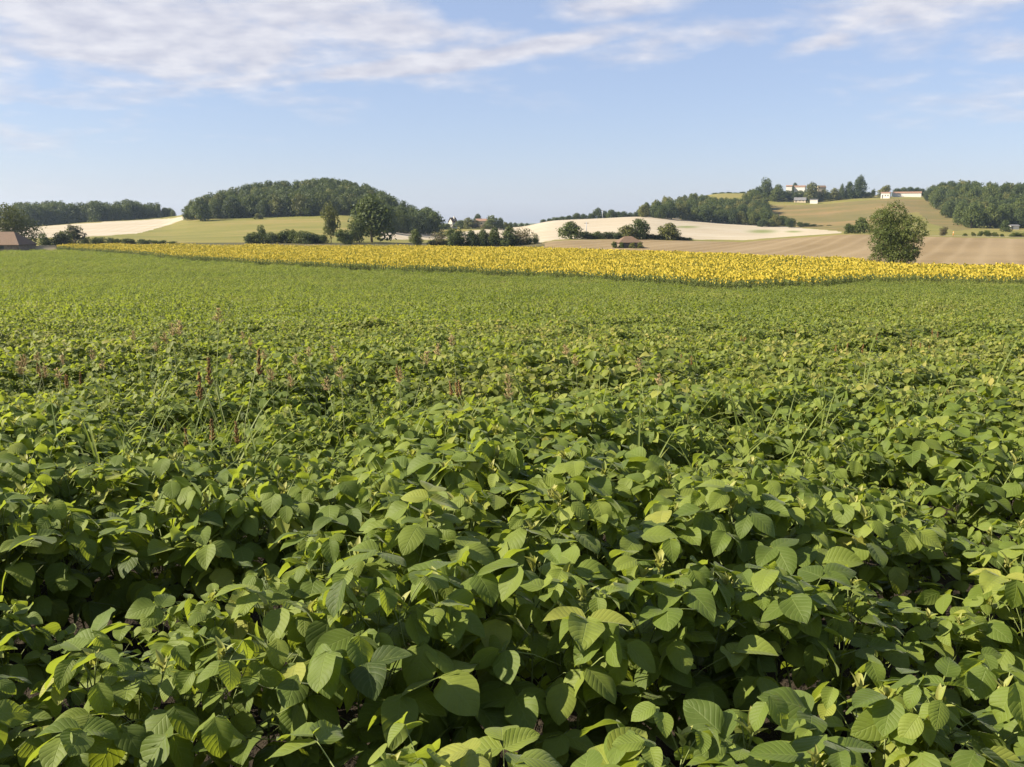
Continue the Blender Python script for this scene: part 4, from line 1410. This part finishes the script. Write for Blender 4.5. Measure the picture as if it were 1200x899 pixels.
for (px, py) in ((505, 600), (560, 585), (740, 560), (790, 500), (870, 530), (905, 560), (970, 500), (1005, 490), (1050, 520), (900, 470), (935, 470), (700, 480), (640, 500), (1120, 440), (820, 440), (450, 560), (600, 450), (545, 570), (520, 540), (580, 620), (770, 520), (850, 490), (885, 500), (920, 510), (950, 520), (1020, 540), (1080, 500), (1150, 480),
                 (690, 540), (720, 510), (830, 560), (960, 440), (1010, 450), (440, 500), (470, 450), (560, 430)):
    weed(px, py, 'tuft', 'lone grass tuft showing above the cleaner part of the soybeans', G2, random.uniform(0.9, 1.15))
G4 = 'thin flowering grass stalks over the soybeans'
for (px, py) in ((130, 470), (170, 450), (90, 500), (300, 470), (330, 500), (370, 470), (410, 520), (470, 500), (60, 470), (395, 455), (540, 470), (610, 520), (25, 500), (290, 440), (680, 470), (760, 500)):
    weed(px, py, 'tall', 'thin grass stalk with loose pale seed head scattered over the soybeans', G4, random.uniform(0.72, 0.9))
G3 = 'dry seed heads dotted over the soybeans'
for (px, py) in ((560, 480), (480, 455), (985, 425), (1080, 415), (90, 465), (700, 425), (520, 415), (800, 440), (40, 450), (1100, 402), (1060, 402), (930, 398), (880, 410), (1030, 408), (660, 402)):
    weed(px, py, 'seed', 'short grass with dry brown seed heads dotted over the soybeans', G3, random.uniform(0.66, 0.8))
weed(1045, 860, 'tuft', 'grass tuft with long bent blades in the soybeans closest to the viewer', None, 0.62)

# ------------------------------------------------------------------ sky, sun, haze
SUN_AZ = R(-97)          # bearing from straight ahead, negative to the left
SUN_EL = R(35)
sun = bpy.data.lights.new('sun', 'SUN')
sun.energy = 5.0; sun.angle = R(0.53); sun.color = (1.0, 0.91, 0.74)
so = bpy.data.objects.new('sun', sun); C.objects.link(so)
sd = Vector((math.sin(SUN_AZ) * math.cos(SUN_EL), math.cos(SUN_AZ) * math.cos(SUN_EL), math.sin(SUN_EL)))
so.rotation_euler = sd.to_track_quat('Z', 'Y').to_euler()
so.location = sd * 200

w = bpy.data.worlds.new('World'); bpy.context.scene.world = w
w.use_nodes = True
nt = w.node_tree; nt.nodes.clear()


class WN(NT):
    def __init__(self):
        self.t = nt


k = WN()
sky = k.n('TexSky', sky_type='NISHITA')
sky.sun_disc = False; sky.sun_elevation = SUN_EL; sky.sun_rotation = SUN_AZ
sky.altitude = 100; sky.air_density = 1.0; sky.dust_density = 0.5; sky.ozone_density = 3.6
bg = k.n('Background', Strength=0.065)
# sky tinted and blended with a constant pale periwinkle to flatten its gradient
k.l(k.mix(0.5, k.mix(1.0, sky.outputs[0], (1.07, 0.95, 0.99), 'MULTIPLY'), (2.75, 3.4, 4.75)), bg.inputs['Color'])
tc = k.n('TexCoord')
sp = k.n('SeparateXYZ'); k.l(tc.outputs['Generated'], sp.inputs[0])
dx, dy, dz = sp.outputs
az = k.math('ARCTAN2', dx, dy)
el = k.math('ARCSINE', dz)
ae = k.n('CombineXYZ'); k.l(az, ae.inputs[0]); k.l(el, ae.inputs[1])
den = k.math('MAXIMUM', k.math('ADD', dz, 0.16), 0.08)
pl = k.n('CombineXYZ'); k.l(k.math('DIVIDE', dx, den), pl.inputs[0]); k.l(k.math('DIVIDE', dy, den), pl.inputs[1])


def sky_dir(px, py):
    d = Vector(ray(px, py)).normalized()
    return math.atan2(d.x, d.y), math.asin(d.z)


# banks of cloud: centre, half size on the photo grid, tilt, weight
BANKS = [(150, 20, 330, 62, -4, 1.0), (420, 22, 190, 40, -8, 0.85), (300, 62, 160, 26, -6, 0.7), (450, 80, 250, 13, 7, 1.05), (630, 55, 130, 12, 9, 0.95), (120, 92, 90, 13, -4, 0.65),
         (5, 68, 40, 14, 0, 0.6), (0, 108, 25, 8, 0, 0.5), (850, 42, 160, 22, 6, 0.75), (965, 48, 55, 14, 8, 0.75), (1100, 8, 240, 26, 4, 0.75), (690, 4, 110, 22, 0, 0.6), (760, 50, 60, 14, 8, 0.5),
         (-400, 0, 400, 120, 0, 0.8), (1700, 20, 400, 90, 0, 0.7)]
tot = None
for (px, py, sx, sy, rt, amp) in BANKS:
    a0, e0 = sky_dir(px, py)
    mp = k.n('Mapping', vector_type='TEXTURE')
    mp.inputs['Location'].default_value = (a0, e0, 0); mp.inputs['Rotation'].default_value = (0, 0, R(rt))
    mp.inputs['Scale'].default_value = (sx / F, sy / F, 1)
    k.l(ae.outputs[0], mp.inputs[0])
    ln = k.n('VectorMath', operation='LENGTH'); k.l(mp.outputs[0], ln.inputs[0])
    g = k.math('MULTIPLY', k.math('EXPONENT', k.math('MULTIPLY', k.math('POWER', ln.outputs['Value'], 2.0), -0.9)), amp)
    tot = g if tot is None else k.math('MAXIMUM', tot, g)
n1 = k.n('TexNoise', Scale=2.2, Detail=7, Roughness=0.56, Distortion=0.25); k.l(pl.outputs[0], n1.inputs['Vector'])
n2 = k.n('TexNoise', Scale=8.0, Detail=4, Roughness=0.5); k.l(pl.outputs[0], n2.inputs['Vector'])
nz = k.math('ADD', k.math('MULTIPLY', n1.outputs[0], 0.78), k.math('MULTIPLY', n2.outputs[0], 0.22))
dens = k.math('ADD', k.math('MULTIPLY', tot, 0.95), k.math('MULTIPLY', k.math('SUBTRACT', nz, 0.5), 2.4))
dens = k.math('MULTIPLY', k.math('SUBTRACT', dens, 0.24), 1.6, clamp=True)
dens = k.math('MULTIPLY', k.math('SMOOTH_MIN', dens, 0.82, 0.2), k.math('MULTIPLY', tot, 2.5, clamp=True), clamp=True)
shade = k.ramp(n2.outputs[0], [(0.32, (0.50, 0.50, 0.57)), (0.68, (0.72, 0.70, 0.72))])
bg2 = k.n('Background', Strength=0.49)
k.l(shade, bg2.inputs['Color'])
mx = k.n('MixShader')
k.l(dens, mx.inputs[0]); k.l(bg.outputs[0], mx.inputs[1]); k.l(bg2.outputs[0], mx.inputs[2])
wo = k.n('OutputWorld'); k.l(mx.outputs[0], wo.inputs['Surface'])

hz = MB(); box(hz, -9500, 9500, -120, 4100, -60, 75)
hm = bpy.data.materials.new('haze'); hm.use_nodes = True
hn = hm.node_tree; hn.nodes.clear()
ho = hn.nodes.new('ShaderNodeOutputMaterial'); pv = hn.nodes.new('ShaderNodeVolumePrincipled')
pv.inputs['Color'].default_value = (0.64, 0.80, 1.0, 1); pv.inputs['Density'].default_value = 0.00009; pv.inputs['Anisotropy'].default_value = 0.3
hn.links.new(pv.outputs[0], ho.inputs['Volume'])
hb = tag(link('haze', hz.mesh('haze', [hm], False)), kind='stuff')
hb['label'] = 'thin morning haze over the valley'

# ------------------------------------------------------------------ camera and render
cam = bpy.data.cameras.new('camera')
cam.sensor_width = 36.0; cam.sensor_fit = 'HORIZONTAL'
cam.lens = 36.0 * F / W
cam.clip_start = 0.05; cam.clip_end = 30000
co = bpy.data.objects.new('camera', cam); C.objects.link(co)
co.location = (0, 0, EYE); co.rotation_euler = (PI / 2 - TH, 0, 0)
S = bpy.context.scene
S.camera = co
S.render.engine = 'CYCLES'
S.cycles.use_denoising = True
S.cycles.max_bounces = 6; S.cycles.diffuse_bounces = 2; S.cycles.transmission_bounces = 4; S.cycles.glossy_bounces = 2
S.cycles.volume_bounces = 0
S.cycles.caustics_reflective = False; S.cycles.caustics_refractive = False
S.view_settings.view_transform = 'Standard'; S.view_settings.look = 'None'
S.view_settings.gamma = 1.0; S.view_settings.exposure = 1.36
S.view_settings.use_curve_mapping = False
